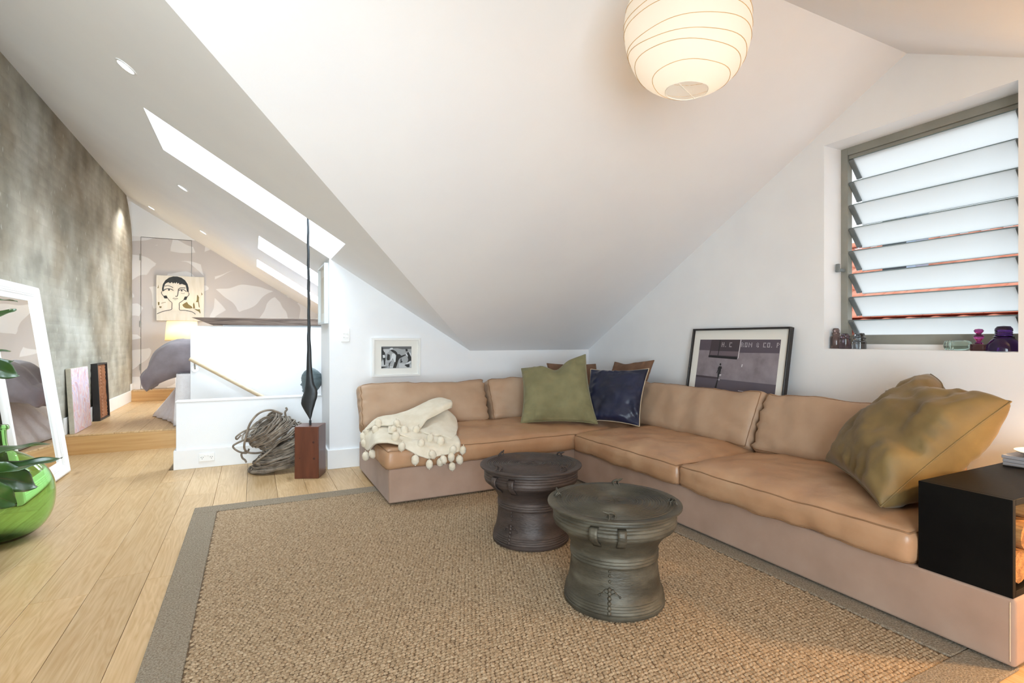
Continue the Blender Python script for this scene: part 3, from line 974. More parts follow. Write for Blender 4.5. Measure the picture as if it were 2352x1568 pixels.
def cushion(name, half, r, M, mat, parent, crown=(.05, .01), bulge=.012, seed=1, amp=.006, freq=5.0, hook=None, res=.028, pipe=.0035, pmat=None, wr=None):
    a, b, c = half
    nx, ny, nz = max(6, int(2 * a / res)), max(6, int(2 * b / res)), max(5, int(2 * c / res))
    def f(x, y, z):
        q = Vector((max(-(a - r), min(a - r, x)), max(-(b - r), min(b - r, y)), max(-(c - r), min(c - r, z))))
        d = Vector((x, y, z)) - q
        p = q + d.normalized() * r if d.length > 1e-9 else q
        u, v, w_ = x / a, y / b, z / c
        k = (max(0, 1 - abs(u) ** 3.0) * max(0, 1 - abs(v) ** 3.0)) ** 0.75
        if z > 0:
            p.z += crown[0] * k * w_
        else:
            p.z += crown[1] * k * w_
        p.x += bulge * u * (1 - v * v) * (1 - w_ * w_ * .5)
        p.y += bulge * v * (1 - u * u) * (1 - w_ * w_ * .5)
        nn = Vector((u * abs(u) ** 3, v * abs(v) ** 3, w_ * abs(w_) ** 3))
        nn.normalize()
        e = fbm(p, freq, seed) * amp + fbm(p, freq * 3.2, seed + 4) * amp * .3
        if wr:
            e += wr(u, v, w_)
        p += nn * e
        if hook:
            p = hook(p, u, v, w_)
        return M @ p
    m = MB()
    def lin_(n, h): return [-h + 2 * h * i / n for i in range(n + 1)]
    X, Y, Z = lin_(nx, a), lin_(ny, b), lin_(nz, c)
    m.grid([[f(x, y, c) for x in X] for y in Y])
    m.grid([[f(x, y, -c) for x in X] for y in Y], True)
    m.grid([[f(x, -b, z) for x in X] for z in Z])
    m.grid([[f(x, b, z) for x in X] for z in Z], True)
    m.grid([[f(-a, y, z) for y in Y] for z in Z], True)
    m.grid([[f(a, y, z) for y in Y] for z in Z])
    o = m.build(name, mat, parent, smooth=180, merge=True)
    if pipe:
        for s_ in (1, -1):
            per = [(x, -b) for x in X[:-1]] + [(a, y) for y in Y[:-1]] + [(x, b) for x in X[:0:-1]] + [(-a, y) for y in Y[:0:-1]]
            MB().tube([f(x, y, s_ * c) for x, y in per], pipe, 6, True).build('piping', pmat or mat, o, smooth=180)
    return o

LEA = pm('tan_leather', '#a9805f', '#bb9675', 4.5, 0.30, bump=0.35, bscale=13, detail=5, lo=.28, hi=.72, c3='#b28a69', rough2=0.5, spec=0.45)
LEB = pm('tan_leather_back', '#ab8b70', '#b99d84', 4.0, 0.40, bump=0.35, bscale=11, detail=5, lo=.28, hi=.72, rough2=0.55, spec=0.4)
SUE = pm('suede_base', '#9b7f6d', '#aa8e7c', 5.0, 0.8, bump=0.05, bscale=90, detail=5, lo=.3, hi=.7, c3='#a48775', sheen=0.15)
PIPE = pm('leather_piping', '#8f6b4c', '#856244', 8, 0.5)
FOOT = pm('black_foot', '#191614', rough=0.6)
sofa = thing('sectional_sofa', 'L-shaped tan leather sectional sofa with loose seat and back cushions', 'sofa', (0, 0, 0))
FX, FY = 2.34, 3.60
SB0, SB1 = 0.022, 0.26
def base(x0, x1, y0, y1):
    return MB().box(x0, x1, y0, y1, SB0, SB1).build('sofa_base', SUE, sofa, bevel=0.012, seg=3)
base(0.837, 3.35, FY, 4.72)
base(FX, 3.35, 0.845, FY - .001)
MB().box(0.87, 3.35, 4.56, 4.72, SB1, 0.60).build('back_frame', SUE, sofa, bevel=0.01)
MB().box(3.22, 3.35, 1.40, 4.56, SB1, 0.60).build('back_frame', SUE, sofa, bevel=0.01)
STIT = pm('pale_stitch', '#d8bfa0', rough=0.7)
MB().tube([(FX - .001, .859, SB0 + .02), (FX - .001, .859, SB1 - .015)], .0016, 6).build('stitching', STIT, sofa)
MB().tube([(.8385, FY + .012, SB0 + .02), (.8385, FY + .012, SB1 - .015)], .0016, 6).build('stitching', STIT, sofa)
for (x, y) in ((.93, 3.72), (.93, 4.6), (2.2, 4.6), (3.25, 4.6), (2.44, 2.2), (3.25, 2.2), (2.44, .95), (3.25, .95), (2.3, 3.72)):
    z0 = .0125 if (RX0 < x < RX1 and RY0 < y < RY1) else 0.0
    MB().box(x - .035, x + .035, y - .035, y + .035, z0, SB0 + .004).build('foot', FOOT, sofa)
# seat cushions
zc = (SB1 + .395) / 2
hc = (.395 - SB1) / 2
def crease(n, s):
    def f(u, v, w_):
        return 0
    return f
def sidewr(u, v, w_):
    # fine gathers down the front face
    return .0022 * math.sin(u * 95 + 3 * math.sin(u * 23)) * (1 - abs(w_)) * (1 if v < -.9 else 0)
cushion('seat_cushion', ((3.18 - .815) / 2, (4.52 - 3.575) / 2, hc), .030, T((3.18 + .815) / 2, (4.52 + 3.575) / 2, zc), LEA, sofa, crown=(.055, 0), bulge=.018, seed=2, amp=.013, freq=4.5, pmat=PIPE, wr=sidewr)
Mr = Matrix.Rotation(R(-90), 4, 'Z')    # local -y is the front, facing world -X
cushion('seat_cushion', ((3.565 - 2.415) / 2, (3.2 - 2.305) / 2, hc), .030, T((3.2 + 2.305) / 2, (3.565 + 2.415) / 2, zc) @ Mr, LEA, sofa, crown=(.06, 0), bulge=.022, seed=3, amp=.014, freq=4.5, pmat=PIPE, wr=sidewr)
cushion('seat_cushion', ((2.408 - 1.148) / 2, (3.2 - 2.305) / 2, hc), .030, T((3.2 + 2.305) / 2, (2.408 + 1.148) / 2, zc) @ Mr, LEA, sofa, crown=(.06, 0), bulge=.022, seed=5, amp=.014, freq=4.5, pmat=PIPE, wr=sidewr)
# back cushions: local x along the wall, y up, z towards the sitter
TL = R(24)
def back_left(x0, x1, seed, h=.205, yc=4.40, zc_=.585, lift=0.0):
    M = basis(((x0 + x1) / 2, yc, zc_ + lift), (1, 0, 0), (0, math.sin(TL), math.cos(TL)), (0, -math.cos(TL), math.sin(TL)))
    def wr(u, v, w_):
        e = abs(u) ** 6
        return (.009 * e * math.sin(v * 17 + seed + 4 * u) + .007 * math.exp(-((abs(u) - .8) / .16) ** 2) * math.sin(v * 11 + u * 9 + seed)) * (1 if w_ > 0 else 0)
    return cushion('back_cushion', ((x1 - x0) / 2, h, .085), .045, M, LEB, sofa, crown=(.035, .02), bulge=-.006, seed=seed, amp=.020, freq=4.2, pmat=PIPE, wr=wr, pipe=.003)
back_left(.775, 1.895, 11, h=.20)
back_left(1.915, 3.05, 12, h=.205)
def back_right(y0, y1, seed, h=.205, xc=3.075, zc_=.585):
    M = basis((xc, (y0 + y1) / 2, zc_), (0, -1, 0), (math.sin(TL), 0, math.cos(TL)), (-math.cos(TL), 0, math.sin(TL)))
    def wr(u, v, w_):
        e = abs(u) ** 6
        return (.009 * e * math.sin(v * 17 + seed + 4 * u) + .007 * math.exp(-((abs(u) - .8) / .16) ** 2) * math.sin(v * 11 + u * 9 + seed)) * (1 if w_ > 0 else 0)
    return cushion('back_cushion', ((y1 - y0) / 2, h, .085), .045, M, LEB, sofa, crown=(.035, .02), bulge=-.006, seed=seed, amp=.020, freq=4.2, pmat=PIPE, wr=wr, pipe=.003)
back_right(2.425, 3.72, 13)
back_right(1.36, 2.405, 14)

# ------------------------------------------------------------------ scatter pillows
def pillow(name, label, c, Tk, mat, group=None, conc=.10, notch=None, seed=1, wr=.008, edge=None, n=38, front=1.0, back=1.0, folds=0.0):
    BL, BR, TR, TL_ = [Vector(p) for p in c]
    def P(u, v):
        s_, t = (u + 1) / 2, (v + 1) / 2
        return BL * (1 - s_) * (1 - t) + BR * s_ * (1 - t) + TR * s_ * t + TL_ * (1 - s_) * t
    def surf(u, v, side):
        uu = u * (1 - conc * (1 - v * v) * abs(u) ** 2)
        vv = v * (1 - conc * (1 - u * u) * abs(v) ** 2)
        if notch:
            k, u0, wd = notch
            vv -= k * math.exp(-((u - u0) / wd) ** 2) * max(0, v) ** 1.5
        p = P(uu, vv)
        e = .01
        du = P(uu + e, vv) - P(uu - e, vv)
        dv = P(uu, vv + e) - P(uu, vv - e)
        nrm = du.cross(dv).normalized()
        k = max(0, (1 - u * u) * (1 - v * v))
        t = Tk * .5 * k ** .42 * (front if side > 0 else back)
        rim = (1 - k) * min(1, k * 9)
        d = fbm((u * 1.3, v * 1.3, side * 3), 1.6, seed, 3) * wr * 1.6 * min(1, k * 5)
        # gathers running in from the seams
        ed = max(abs(u), abs(v))
        along = v if abs(u) > abs(v) else u
        d += wr * .8 * math.sin(along * 15 + 5 * math.sin(along * 4 + seed) + seed) * rim * max(0, ed - .45) * 1.6
        if folds and u > -.3:
            q_ = min(1.0, (u + .3) / .8)
            d += folds * q_ * k ** .25 * (math.sin(v * 13 + 2.2 * u + .8 * math.sin(v * 5)) - .3 * math.sin(v * 29 + 4 * u))
        return p + nrm * side * (t + d * (1 if side > 0 else .6))
    g = [-math.cos(math.pi * i / n) for i in range(n + 1)]
    g = [.55 * x + .45 * (-1 + 2 * i / n) for i, x in enumerate(g)]
    m = MB()
    m.grid([[surf(u, v, 1) for u in g] for v in g])
    m.grid([[surf(u, v, -1) for u in g] for v in g], True)
    t = thing(name, label, 'cushion', tuple((BL + BR) / 2), 0, group)
    o = m.build('cushion_cover', mat, t, smooth=180, merge=True)
    o.matrix_parent_inverse = T(*t.location).inverted()
    per = [(u, -1) for u in g[:-1]] + [(1, v) for v in g[:-1]] + [(u, 1) for u in g[:0:-1]] + [(-1, v) for v in g[:0:-1]]
    q = MB().tube([surf(u, v, 0) for u, v in per], .004, 6, True).build('seam', edge or mat, t, smooth=180)
    q.matrix_parent_inverse = T(*t.location).inverted()
    return t
OLV = pm('olive_linen', '#77714f', '#857f5c', 7, 0.85, bump=0.06, bscale=220, sheen=0.25)
NAVY = pm('navy_velvet', '#11152b', '#1b213f', 5, 0.40, bump=0.10, bscale=40, sheen=0.2, spec=0.5)
CRM = pm('cream_piping', '#c9b79c', rough=0.8)
BRN = pm('brown_wool', '#6d4f3c', '#7a5b47', 9, 0.9, bump=0.1, bscale=200)
VELV = pm('olive_velvet', '#6c5730', '#7d673c', 5, 0.65, bump=0.08, bscale=50, sheen=0.15)
pillow('scatter_cushion', 'brown cushion behind the olive linen cushion in the sofa corner', ((2.44, 4.05, .46), (2.98, 4.05, .46), (3.03, 4.27, .91), (2.50, 4.31, .925)), .13, BRN, 'scatter cushions on the sofa', seed=3, conc=.05)
pillow('scatter_cushion', 'brown cushion behind the navy cushion with a dented top', ((2.93, 4.10, .46), (2.98, 3.62, .46), (3.235, 3.66, .965), (3.15, 4.12, .935)), .13, BRN, 'scatter cushions on the sofa', seed=4, conc=.06, notch=(.07, -.35, .4))
pillow('scatter_cushion', 'navy velvet cushion with cream piping in the sofa corner', ((2.54, 3.80, .45), (2.80, 3.34, .45), (3.02, 3.48, .905), (2.735, 3.93, .885)), .15, NAVY, 'scatter cushions on the sofa', seed=7, conc=.09, wr=.016, edge=CRM)
pillow('scatter_cushion', 'olive green linen cushion with a chopped top in the sofa corner', ((2.02, 3.92, .45), (2.59, 3.62, .445), (2.655, 3.895, 1.02), (2.165, 4.19, .89)), .17, OLV, 'scatter cushions on the sofa', seed=9, conc=.08, notch=(.25, .06, .27), wr=.016)
pillow('scatter_cushion', 'large olive velvet cushion slumped against the black cabinet', ((2.76, 1.78, .505), (2.36, 1.285, .45), (2.80, 1.025, .895), (3.14, 1.47, .972)), .34, VELV, 'scatter cushions on the sofa', seed=12, conc=.07, wr=.022, notch=(.22, -.05, .36), front=.95, back=1.25, folds=.007)

# ------------------------------------------------------------------ pompom throw
WOOL = pm('cream_wool', '#d9ccb6', '#e3d8c5', 14, 0.95, bump=0.25, bscale=240, sheen=0.2)
throw = thing('pompom_throw', 'cream wool throw with pompoms draped over the sofa end', 'throw', (1.1, 3.8, .46))
S1a = [[(0.762, 4.1, 0.45), (0.859, 4.06, 0.549), (0.981, 4.05, 0.566), (1.121, 4.06, 0.6), (1.267, 4.07, 0.66), (1.369, 4.08, 0.675), (1.447, 4.08, 0.647)], [(0.75, 4.07, 0.456), (0.834, 4.0, 0.532), (0.953, 3.96, 0.543), (1.074, 3.95, 0.548), (1.187, 3.93, 0.590), (1.295, 3.93, 0.628), (1.422, 3.95, 0.645)], [(0.74, 4.05, 0.453), (0.817, 3.95, 0.505), (0.93, 3.88, 0.517), (1.025, 3.83, 0.488), (1.111, 3.80, 0.487), (1.189, 3.86, 0.540), (1.408, 3.93, 0.612)]]
S1b = [[(1.151, 3.94, 0.512), (1.235, 3.99, 0.54), (1.309, 4.02, 0.573), (1.385, 4.02, 0.592), (1.452, 3.98, 0.531), (1.456, 3.93, 0.465)], [(1.123, 3.87, 0.490), (1.177, 3.88, 0.498), (1.256, 3.89, 0.518), (1.344, 3.88, 0.522), (1.415, 3.86, 0.478), (1.426, 3.85, 0.455)], [(1.092, 3.8, 0.471), (1.128, 3.73, 0.467), (1.165, 3.69, 0.456), (1.234, 3.68, 0.448), (1.297, 3.62, 0.424), (1.364, 3.7, 0.444)]]
S2 = [[(0.898, 3.88, 0.508), (1.005, 3.88, 0.495), (1.122, 3.88, 0.48), (1.225, 3.88, 0.465), (1.33, 3.88, 0.455), (1.419, 3.88, 0.454)], [(0.885, 3.84, 0.496), (0.975, 3.79, 0.482), (1.075, 3.74, 0.466), (1.162, 3.68, 0.440), (1.254, 3.64, 0.425), (1.338, 3.65, 0.428)], [(0.878, 3.80, 0.476), (0.956, 3.73, 0.462), (1.045, 3.65, 0.430), (1.135, 3.56, 0.383), (1.247, 3.545, 0.341), (1.316, 3.55, 0.376)]]
S3 = [[(0.765, 4.10, 0.46), (0.815, 4.06, 0.50), (0.86, 4.02, 0.515), (0.949, 3.98, 0.51), (1.055, 3.82, 0.465), (1.16, 3.78, 0.457), (1.251, 3.75, 0.448), (1.372, 3.75, 0.445)], [(0.745, 4.08, 0.421), (0.780, 3.92, 0.428), (0.80, 3.8, 0.455), (0.926, 3.74, 0.450), (1.014, 3.62, 0.425), (1.107, 3.57, 0.400), (1.185, 3.56, 0.395), (1.345, 3.57, 0.41)], [(0.739, 4.1, 0.379), (0.766, 3.97, 0.327), (0.785, 3.72, 0.424), (0.907, 3.64, 0.421), (0.987, 3.540, 0.373), (1.094, 3.535, 0.319), (1.167, 3.535, 0.33), (1.331, 3.545, 0.346)]]
def sheet(name, rows, seed, tuck=True):
    rows = [[Vector(p) for p in r] for r in rows]
    if tuck:
        rows = [[p + Vector((0, .045, -.06)) for p in rows[0]]] + rows
    fine = [catmull(r, 6) for r in rows]
    cols = list(zip(*fine))
    cc = [catmull(c, 7) for c in cols]
    nr = len(cc[0])
    out = []
    for i in range(nr):
        row = []
        for j in range(len(cc)):
            p = cc[j][i].copy()
            p.z += fbm(p, 9, seed) * .006 + fbm(p, 26, seed) * .0015
            row.append(p)
        out.append(row)
    o = MB().grid(out).build(name, WOOL, throw, smooth=180, solid=0.011)
    o.matrix_parent_inverse = T(*throw.location).inverted()
    return o
sheet('folded_layer', S1a, 1); sheet('folded_layer', S1b, 2); sheet('folded_layer', S2, 3, False); sheet('folded_layer', S3, 4, False)
POM = [(0.836, 3.94, 0.529), (0.806, 3.9, 0.487), (0.774, 4.03, 0.457), (0.748, 4.05, 0.422), (0.754, 4.03, 0.372), (0.752, 3.97, 0.286), (0.782, 3.88, 0.317), (0.961, 3.88, 0.525), (0.915, 3.81, 0.495), (0.906, 3.70, 0.463), (0.917, 3.565, 0.415), (0.991, 3.775, 0.49), (1.077, 3.77, 0.488), (1.057, 3.575, 0.424), (1.0, 3.525, 0.324), (1.096, 3.51, 0.288), (1.121, 3.515, 0.351), (1.141, 3.635, 0.445), (1.204, 3.585, 0.425), (1.197, 3.505, 0.311), (1.275, 3.525, 0.367), (1.257, 3.515, 0.319), (1.262, 3.51, 0.254), (1.32, 3.515, 0.295), (1.354, 3.54, 0.355), (1.181, 3.53, 0.289)]
prnd = random.Random(8)
proto = None
for i, p in enumerate(POM):
    M = T(p[0] - 1.1, p[1] - 3.8, p[2] - .46) @ Euler((prnd.uniform(-.5, .5), prnd.uniform(-.4, .4), prnd.uniform(0, 6.28))).to_matrix().to_4x4() @ Matrix.Scale(prnd.uniform(.92, 1.06), 4)
    if proto is None:
        def pf(d):
            g = math.exp(-((d.z + .10 + .35 * d.x * d.y) / .10) ** 2) * .10
            g2 = math.exp(-((d.y - .2 * d.z) / .10) ** 2) * .05
            return 1 - g - g2 + .04 * noise.noise(d * 3)
        proto = MB().ball((0, 0, 0), .0265, .0265, .034, 20, 16, pf).tube([(0, 0, .03), (0, .002, .045)], .003, 6).ball((.002, 0, -.036), .0045, n=8, m=6).build('pompom', WOOL, throw, smooth=180)
        proto.matrix_local = M
    else:
        inst(proto, 'pompom', throw, M)

# ------------------------------------------------------------------ bronze rain drums
def bronze(name, c1, c2, c3):
    return pm(name, c1, c2, 5, 0.46, metal=0.30, bump=0.25, bscale=45, detail=6, lo=.3, hi=.7, c3=c3, rough2=0.6, stretch=(1, 1, 3), coords='Object')
B1 = bronze('green_bronze', '#38332a', '#6b6557', '#4d473b')
B2 = bronze('brown_bronze', '#382f2b', '#5b4e48', '#473b36')
def drum(label, loc, rot, bm_, shift):
    d = thing('rain_drum', label, 'drum table', loc, rot, 'bronze rain drums on the rug')
    prof = [(.0, 0), (.216, 0), (.219, .004), (.219, .016), (.215, .019)]
    for k in range(4):
        z = .022 + k * .011
        r = .2155 - k * .0022
        prof += [(r, z), (r + .0025, z + .0035), (r, z + .007)]
    prof += [(.203, .072), (.197, .10), (.193, .13), (.190, .16), (.1885, .19)]
    for k in range(3):
        z = .198 + k * .013
        prof += [(.1885, z), (.1925, z + .004), (.189, z + .008)]
    prof += [(.190, .245), (.196, .262), (.207, .282), (.226, .305), (.246, .322), (.258, .331), (.264, .337), (.2665, .345), (.266, .349), (.269, .353), (.269, .357), (.266, .361)]
    for k in range(3):
        z = .368 + k * .013
        prof += [(.266, z), (.269, z + .004), (.266, z + .008)]
    prof += [(.266, .414), (.262, .417)]
    MB().lathe(prof, 96).build('drum_body', bm_, d, smooth=50)
    hp = [(.262, .412), (.286, .414), (.2915, .417), (.2925, .421), (.2915, .425), (.286, .4275)]
    r = .280
    hp += [(.270, .4262), (.262, .4262)]
    rr = .256
    while rr > .078:
        hp += [(rr, .4256), (rr - .002, .4286), (rr - .0045, .4286), (rr - .0065, .4252)]
        rr -= .0105 if int(rr * 1000) % 2 else .0125
    hp += [(.070, .4262), (.067, .4282), (.064, .4262), (.0, .4268)]
    MB().lathe(hp, 96).build('drum_head', bm_, d, smooth=40)
    s_ = MB()
    for k in range(8):
        a = k * math.pi / 4 + .15
        M = T(0, 0, .4268) @ Matrix.Rotation(a, 4, 'Z')
        L = .060 if k % 2 == 0 else .046
        s_.add([M @ Vector(p) for p in ((.006, -.006, 0), (L, 0, 0), (.006, .006, 0), (.004, 0, .0055))], [(0, 1, 3), (1, 2, 3), (2, 0, 3)])
    s_.build('star_motif', bm_, d)
    fm = MB()
    # small arched frog: body, head, four splayed legs
    fm.tube([(-.020, 0, .010), (-.012, 0, .020), (0, 0, .024), (.012, 0, .022), (.022, 0, .026), (.032, 0, .030)], [.0035, .0055, .0062, .0055, .0052, .002], 8)
    for sx, sy in ((-.014, 1), (-.014, -1), (.010, 1), (.010, -1)):
        fm.tube([(sx, sy * .003, .020), (sx - .004, sy * .011, .012), (sx + .002, sy * .015, -.001)], [.0032, .0028, .0032], 6)
    proto = None
    for k in range(4):
        a = shift + k * math.pi / 2
        M = T(.250 * math.cos(a), .250 * math.sin(a), .4262) @ Matrix.Rotation(a - math.pi / 2 + .35, 4, 'Z')
        if proto is None:
            proto = fm.build('frog', bm_, d, smooth=60)
            proto.matrix_local = M
        else:
            inst(proto, 'frog', d, M)
    for k in (0, 1):
        for s__ in (-1, 1):
            a = -math.pi / 2 + k * math.pi + s__ * .20
            st_ = []
            for (r_, z) in ((.262, .392), (.281, .388), (.288, .372), (.286, .350), (.270, .332), (.248, .318), (.232, .304)):
                st_.append([Vector((r_ * math.cos(a) - w_ * math.sin(a), r_ * math.sin(a) + w_ * math.cos(a), z)) for w_ in (-.017, -.006, .006, .017)])
            MB().grid(st_).build('strap_handle', bm_, d, smooth=60, solid=0.005)
    orn = MB()
    prof2 = lambda z: np.interp(z, [0, .04, .10, .16, .25], [.220, .212, .198, .191, .192])
    for k, z in enumerate((.030, .048, .066, .084, .102, .118, .15, .172, .19)):
        r_ = float(prof2(z))
        sz = .0085 if z < .12 else .0055
        orn.ball((0, -r_ - .002, z), sz, sz * .8, sz * 1.15, 10, 8)
    for sx in (-1, 1):
        for (z, w_) in ((.098, .036), (.112, .018)):
            r_ = float(prof2(z)) + .002
            pts = []
            for q in range(14):
                t = q / 13
                x = sx * (.006 + w_ * t)
                zz = z + .010 * math.sin(t * math.pi) - .006 * t
                pts.append((x, -math.sqrt(max(0, r_ * r_ - x * x)), zz))
            ex = pts[-1]
            orn.tube(pts, .0022, 6)
            orn.ball(ex, .005, n=8, m=6)
    orn.build('relief_ornament', bm_, d, smooth=60)
    return d
ZR = 0.0135
drum('green-grey bronze rain drum side table with four frogs on its ringed top', (1.434, 1.884, ZR), R(-42), B1, R(2))
drum('dark brown bronze rain drum side table set beside the sofa corner', (1.437, 2.663, ZR), R(-62), B2, R(79))

# ------------------------------------------------------------------ black cabinet at the sofa end, lamp, logs
BLK = pm('black_lacquer', '#0b0a0a', '#100f0e', 6, 0.5, bump=0.03, bscale=60, spec=0.10)
cb = thing('black_cabinet', 'black open-ended cabinet standing on the end of the sofa base', 'cabinet', (2.335, .85, SB1 + .001))
cw, cdp, chh, tt = 1.0, .285, .338, .022
MB().box(0, tt, 0, cdp, 0, chh).build('side_panel', BLK, cb, bevel=.0015)
MB().box(cw - tt, cw, 0, cdp, 0, chh).build('side_panel', BLK, cb, bevel=.0015)
MB().box(tt, cw - tt, 0, cdp, chh - tt, chh).build('top_panel', BLK, cb, bevel=.0015)
MB().box(tt, cw - tt, 0, cdp, 0, tt).build('bottom_panel', BLK, cb, bevel=.0015)
MB().box(tt, cw - tt, cdp - .012, cdp, tt, chh - tt).build('back_panel', BLK, cb)
LOG = pm('split_firewood', '#8a5a30', '#c08a50', 6, 0.8, stretch=(6, 1.2, 6), bump=0.8, bscale=22)
lrnd = random.Random(2)
zb0 = SB1 + .001 + tt
for i, (x, z, r_) in enumerate(((2.43, .064, .056), (2.555, .062, .053), (2.675, .064, .055), (2.80, .062, .054), (2.49, .165, .053), (2.615, .162, .052), (2.735, .165, .054), (2.55, .248, .038), (2.67, .25, .038))):
    rows = []
    for yy in (0, .03, .12, .21, .235):
        rows.append([Vector((r_ * (1 + .10 * noise.noise(Vector((math.cos(a) * 1.5 + i, math.sin(a) * 1.5, yy * 4)))) * math.cos(a), yy, r_ * .96 * (1 + .10 * noise.noise(Vector((math.cos(a) * 1.5, i * 3 + math.sin(a) * 1.5, yy * 4)))) * math.sin(a))) for a in [2 * math.pi * q / 14 for q in range(15)]])
    m = MB().grid(rows)
    m.add(rows[0][:-1], [tuple(range(14))]); m.add(rows[-1][:-1], [tuple(range(14))[::-1]])
    o = m.build('firewood_log', LOG, smooth=50, loc=(x, .865, zb0 + z - .002))
    tag(o, 'split firewood log in the black cabinet, %s from the side' % ('bottom row first', 'bottom row second', 'bottom row third', 'bottom row fourth', 'middle row first', 'middle row second', 'middle row third', 'top row first', 'top row second')[i], 'log', 'firewood in the black cabinet')
zt0 = SB1 + .001 + chh
bk = thing('magazine_stack', 'stack of pale grey magazines on the black cabinet by the wall', 'magazines', (3.13, .985, zt0 + .0005))
for k in range(3):
    MB().box(-.17, .19, -.125, .13, k * .015, k * .015 + .0145, Matrix.Rotation(lrnd.uniform(-.02, .02), 4, 'Z')).build('magazine', pm('pale_grey_paper', '#9d9da2', '#adadb2', 3, 0.35), bk, bevel=.002)
dish = MB().lathe([(0, 0), (.05, 0), (.10, .010), (.118, .020), (.119, .023), (.10, .016), (.05, .006), (0, .006)], 40).build('white_dish', PL, smooth=35, loc=(3.06, .985, zt0 + .0455))
tag(dish, 'shallow white dish on the grey magazines', 'dish')
cordm = MB().tube([(2.86, .865, zt0 + .004), (2.89, .90, zt0 + .004), (2.92, .97, zt0 + .004), (2.94, 1.04, zt0 + .004), (2.93, 1.10, zt0 + .004)], .003, 6).build('appliance_cable', pm('black_cord', '#141414', rough=.5), smooth=60)
tag(cordm, 'thin black electric cable lying on the black cabinet', 'cable')
# floor lamp past the end of the sofa
fl = thing('floor_lamp', 'tall floor lamp with a cream shade past the end of the sofa', 'lamp', (3.0, .30, .001))
MB().lathe([(0, 0), (.14, 0), (.14, .012), (.02, .022), (.0, .022)], 36).build('lamp_base', BLK, fl, smooth=35)
MB().tube([(0, 0, .02), (0, 0, 1.22)], .011, 12).build('lamp_pole', BLK, fl, smooth=60)
MB().lathe([(.20, 1.12), (.07, 1.36)], 36, close=False).build('lamp_shade', shade_mat('cream_shade', (.85, .72, .5, 1), .3), fl, smooth=60, solid=.003)
l = bpy.data.lights.new('floor_lamp_offscreen', 'POINT'); l.energy = 78; l.color = (1.0, .60, .26); l.shadow_soft_size = .05
lo = bpy.data.objects.new('floor_lamp_offscreen', l); COL.objects.link(lo); lo.parent = fl; lo.location = (0, 0, 1.22)

# ------------------------------------------------------------------ mouldings and frames
def moulding(name, w_, h_, prof, M, mat, parent):
    m = MB()
    cs = ((-1, -1), (1, -1), (1, 1), (-1, 1))
    for k in range(4):
        a, b = cs[k], cs[(k + 1) % 4]
        r0 = [M @ Vector((a[0] * (w_ / 2 - d), a[1] * (h_ / 2 - d), z)) for d, z in prof]
        r1 = [M @ Vector((b[0] * (w_ / 2 - d), b[1] * (h_ / 2 - d), z)) for d, z in prof]
        m = MB().grid([r0, r1], True)
        m.build(name, mat, parent, smooth=30)
def plate(w_, h_, z0, z1, M, name, mat, parent, dx=0, dy=0):
    return MB().box(dx - w_ / 2, dx + w_ / 2, dy - h_ / 2, dy + h_ / 2, z0, z1, M).build(name, mat, parent)
class Print:
    """flat printed or painted shapes in the plane of a picture; x, y in 0..1 of the print"""
    def __init__(s, M, w_, h_, z):
        s.M, s.w, s.h, s.z = M, w_, h_, z
        s.m = MB()
    def pt(s, x, y, lift=0): return s.M @ Vector(((x - .5) * s.w, (y - .5) * s.h, s.z + lift))
    def poly(s, pts, lift=0):
        s.m.add([s.pt(x, y, lift) for x, y in pts], [tuple(range(len(pts)))])
        return s
    def line(s, pts, wd, lift=0, smooth=True):
        P = [Vector((x * s.w, y * s.h, 0)) for x, y in pts]
        if smooth and len(P) > 2: P = catmull(P, 6)
        n = len(P)
        L, Rr = [], []
        for i, p in enumerate(P):
            t = P[min(i + 1, n - 1)] - P[max(i - 1, 0)]
            t.normalize()
            o = Vector((-t.y, t.x, 0)) * wd / 2 * (1 if 0 < i < n - 1 else .5)
            L.append(p + o); Rr.append(p - o)
        off = Vector((-s.w / 2, -s.h / 2, s.z + lift))
        s.m.grid([[s.M @ (q + off) for q in L], [s.M @ (q + off) for q in Rr]], True)
        return s
    def ell(s, x, y, rx, ry, lift=0, n=20):
        return s.poly([(x + rx * math.cos(2 * math.pi * k / n), y + ry * math.sin(2 * math.pi * k / n)) for k in range(n)], lift)
    def out(s, name, mat, parent):
        if not s.m.v: return None
        o = s.m.build(name, mat, parent)
        s.m = MB()
        return o

# ---- white standing mirror leaning on the brick wall
MIR = bpy.data.materials.new('mirror_silver'); MIR.use_nodes = True
bsdf(MIR).inputs['Base Color'].default_value = (.93, .95, .94, 1); bsdf(MIR).inputs['Metallic'].default_value = 1; bsdf(MIR).inputs['Roughness'].default_value = .01
WGL = pm('white_gloss_lacquer', '#f3f3f3', rough=.3)
mh, mwid = 1.60, 1.02
lean = math.asin(.215 / mh)
mr_ = thing('standing_mirror', 'large white framed mirror leaning against the brick wall', 'mirror', (-1.455, 5.77 - mwid / 2, 0.002))
Mm = basis((-math.sin(lean) * mh / 2, 0, math.cos(lean) * mh / 2), (0, 1, 0), (-math.sin(lean), 0, math.cos(lean)), (math.cos(lean), 0, math.sin(lean)))
moulding('frame_rail', mwid, mh, [(0, -.0), (0, .028), (.006, .040), (.018, .046), (.034, .044), (.046, .036), (.05, .036), (.058, .030), (.066, .030), (.07, .024), (.078, .024), (.084, .014), (.086, .014), (.10, .012), (.118, .008), (.122, .003)], Mm, WGL, mr_)
plate(mwid - .02, mh - .02, -.004, 0.002, Mm, 'backing', WGL, mr_)
plate(mwid - .232, mh - .232, .0022, .004, Mm, 'mirror_glass', MIR, mr_)

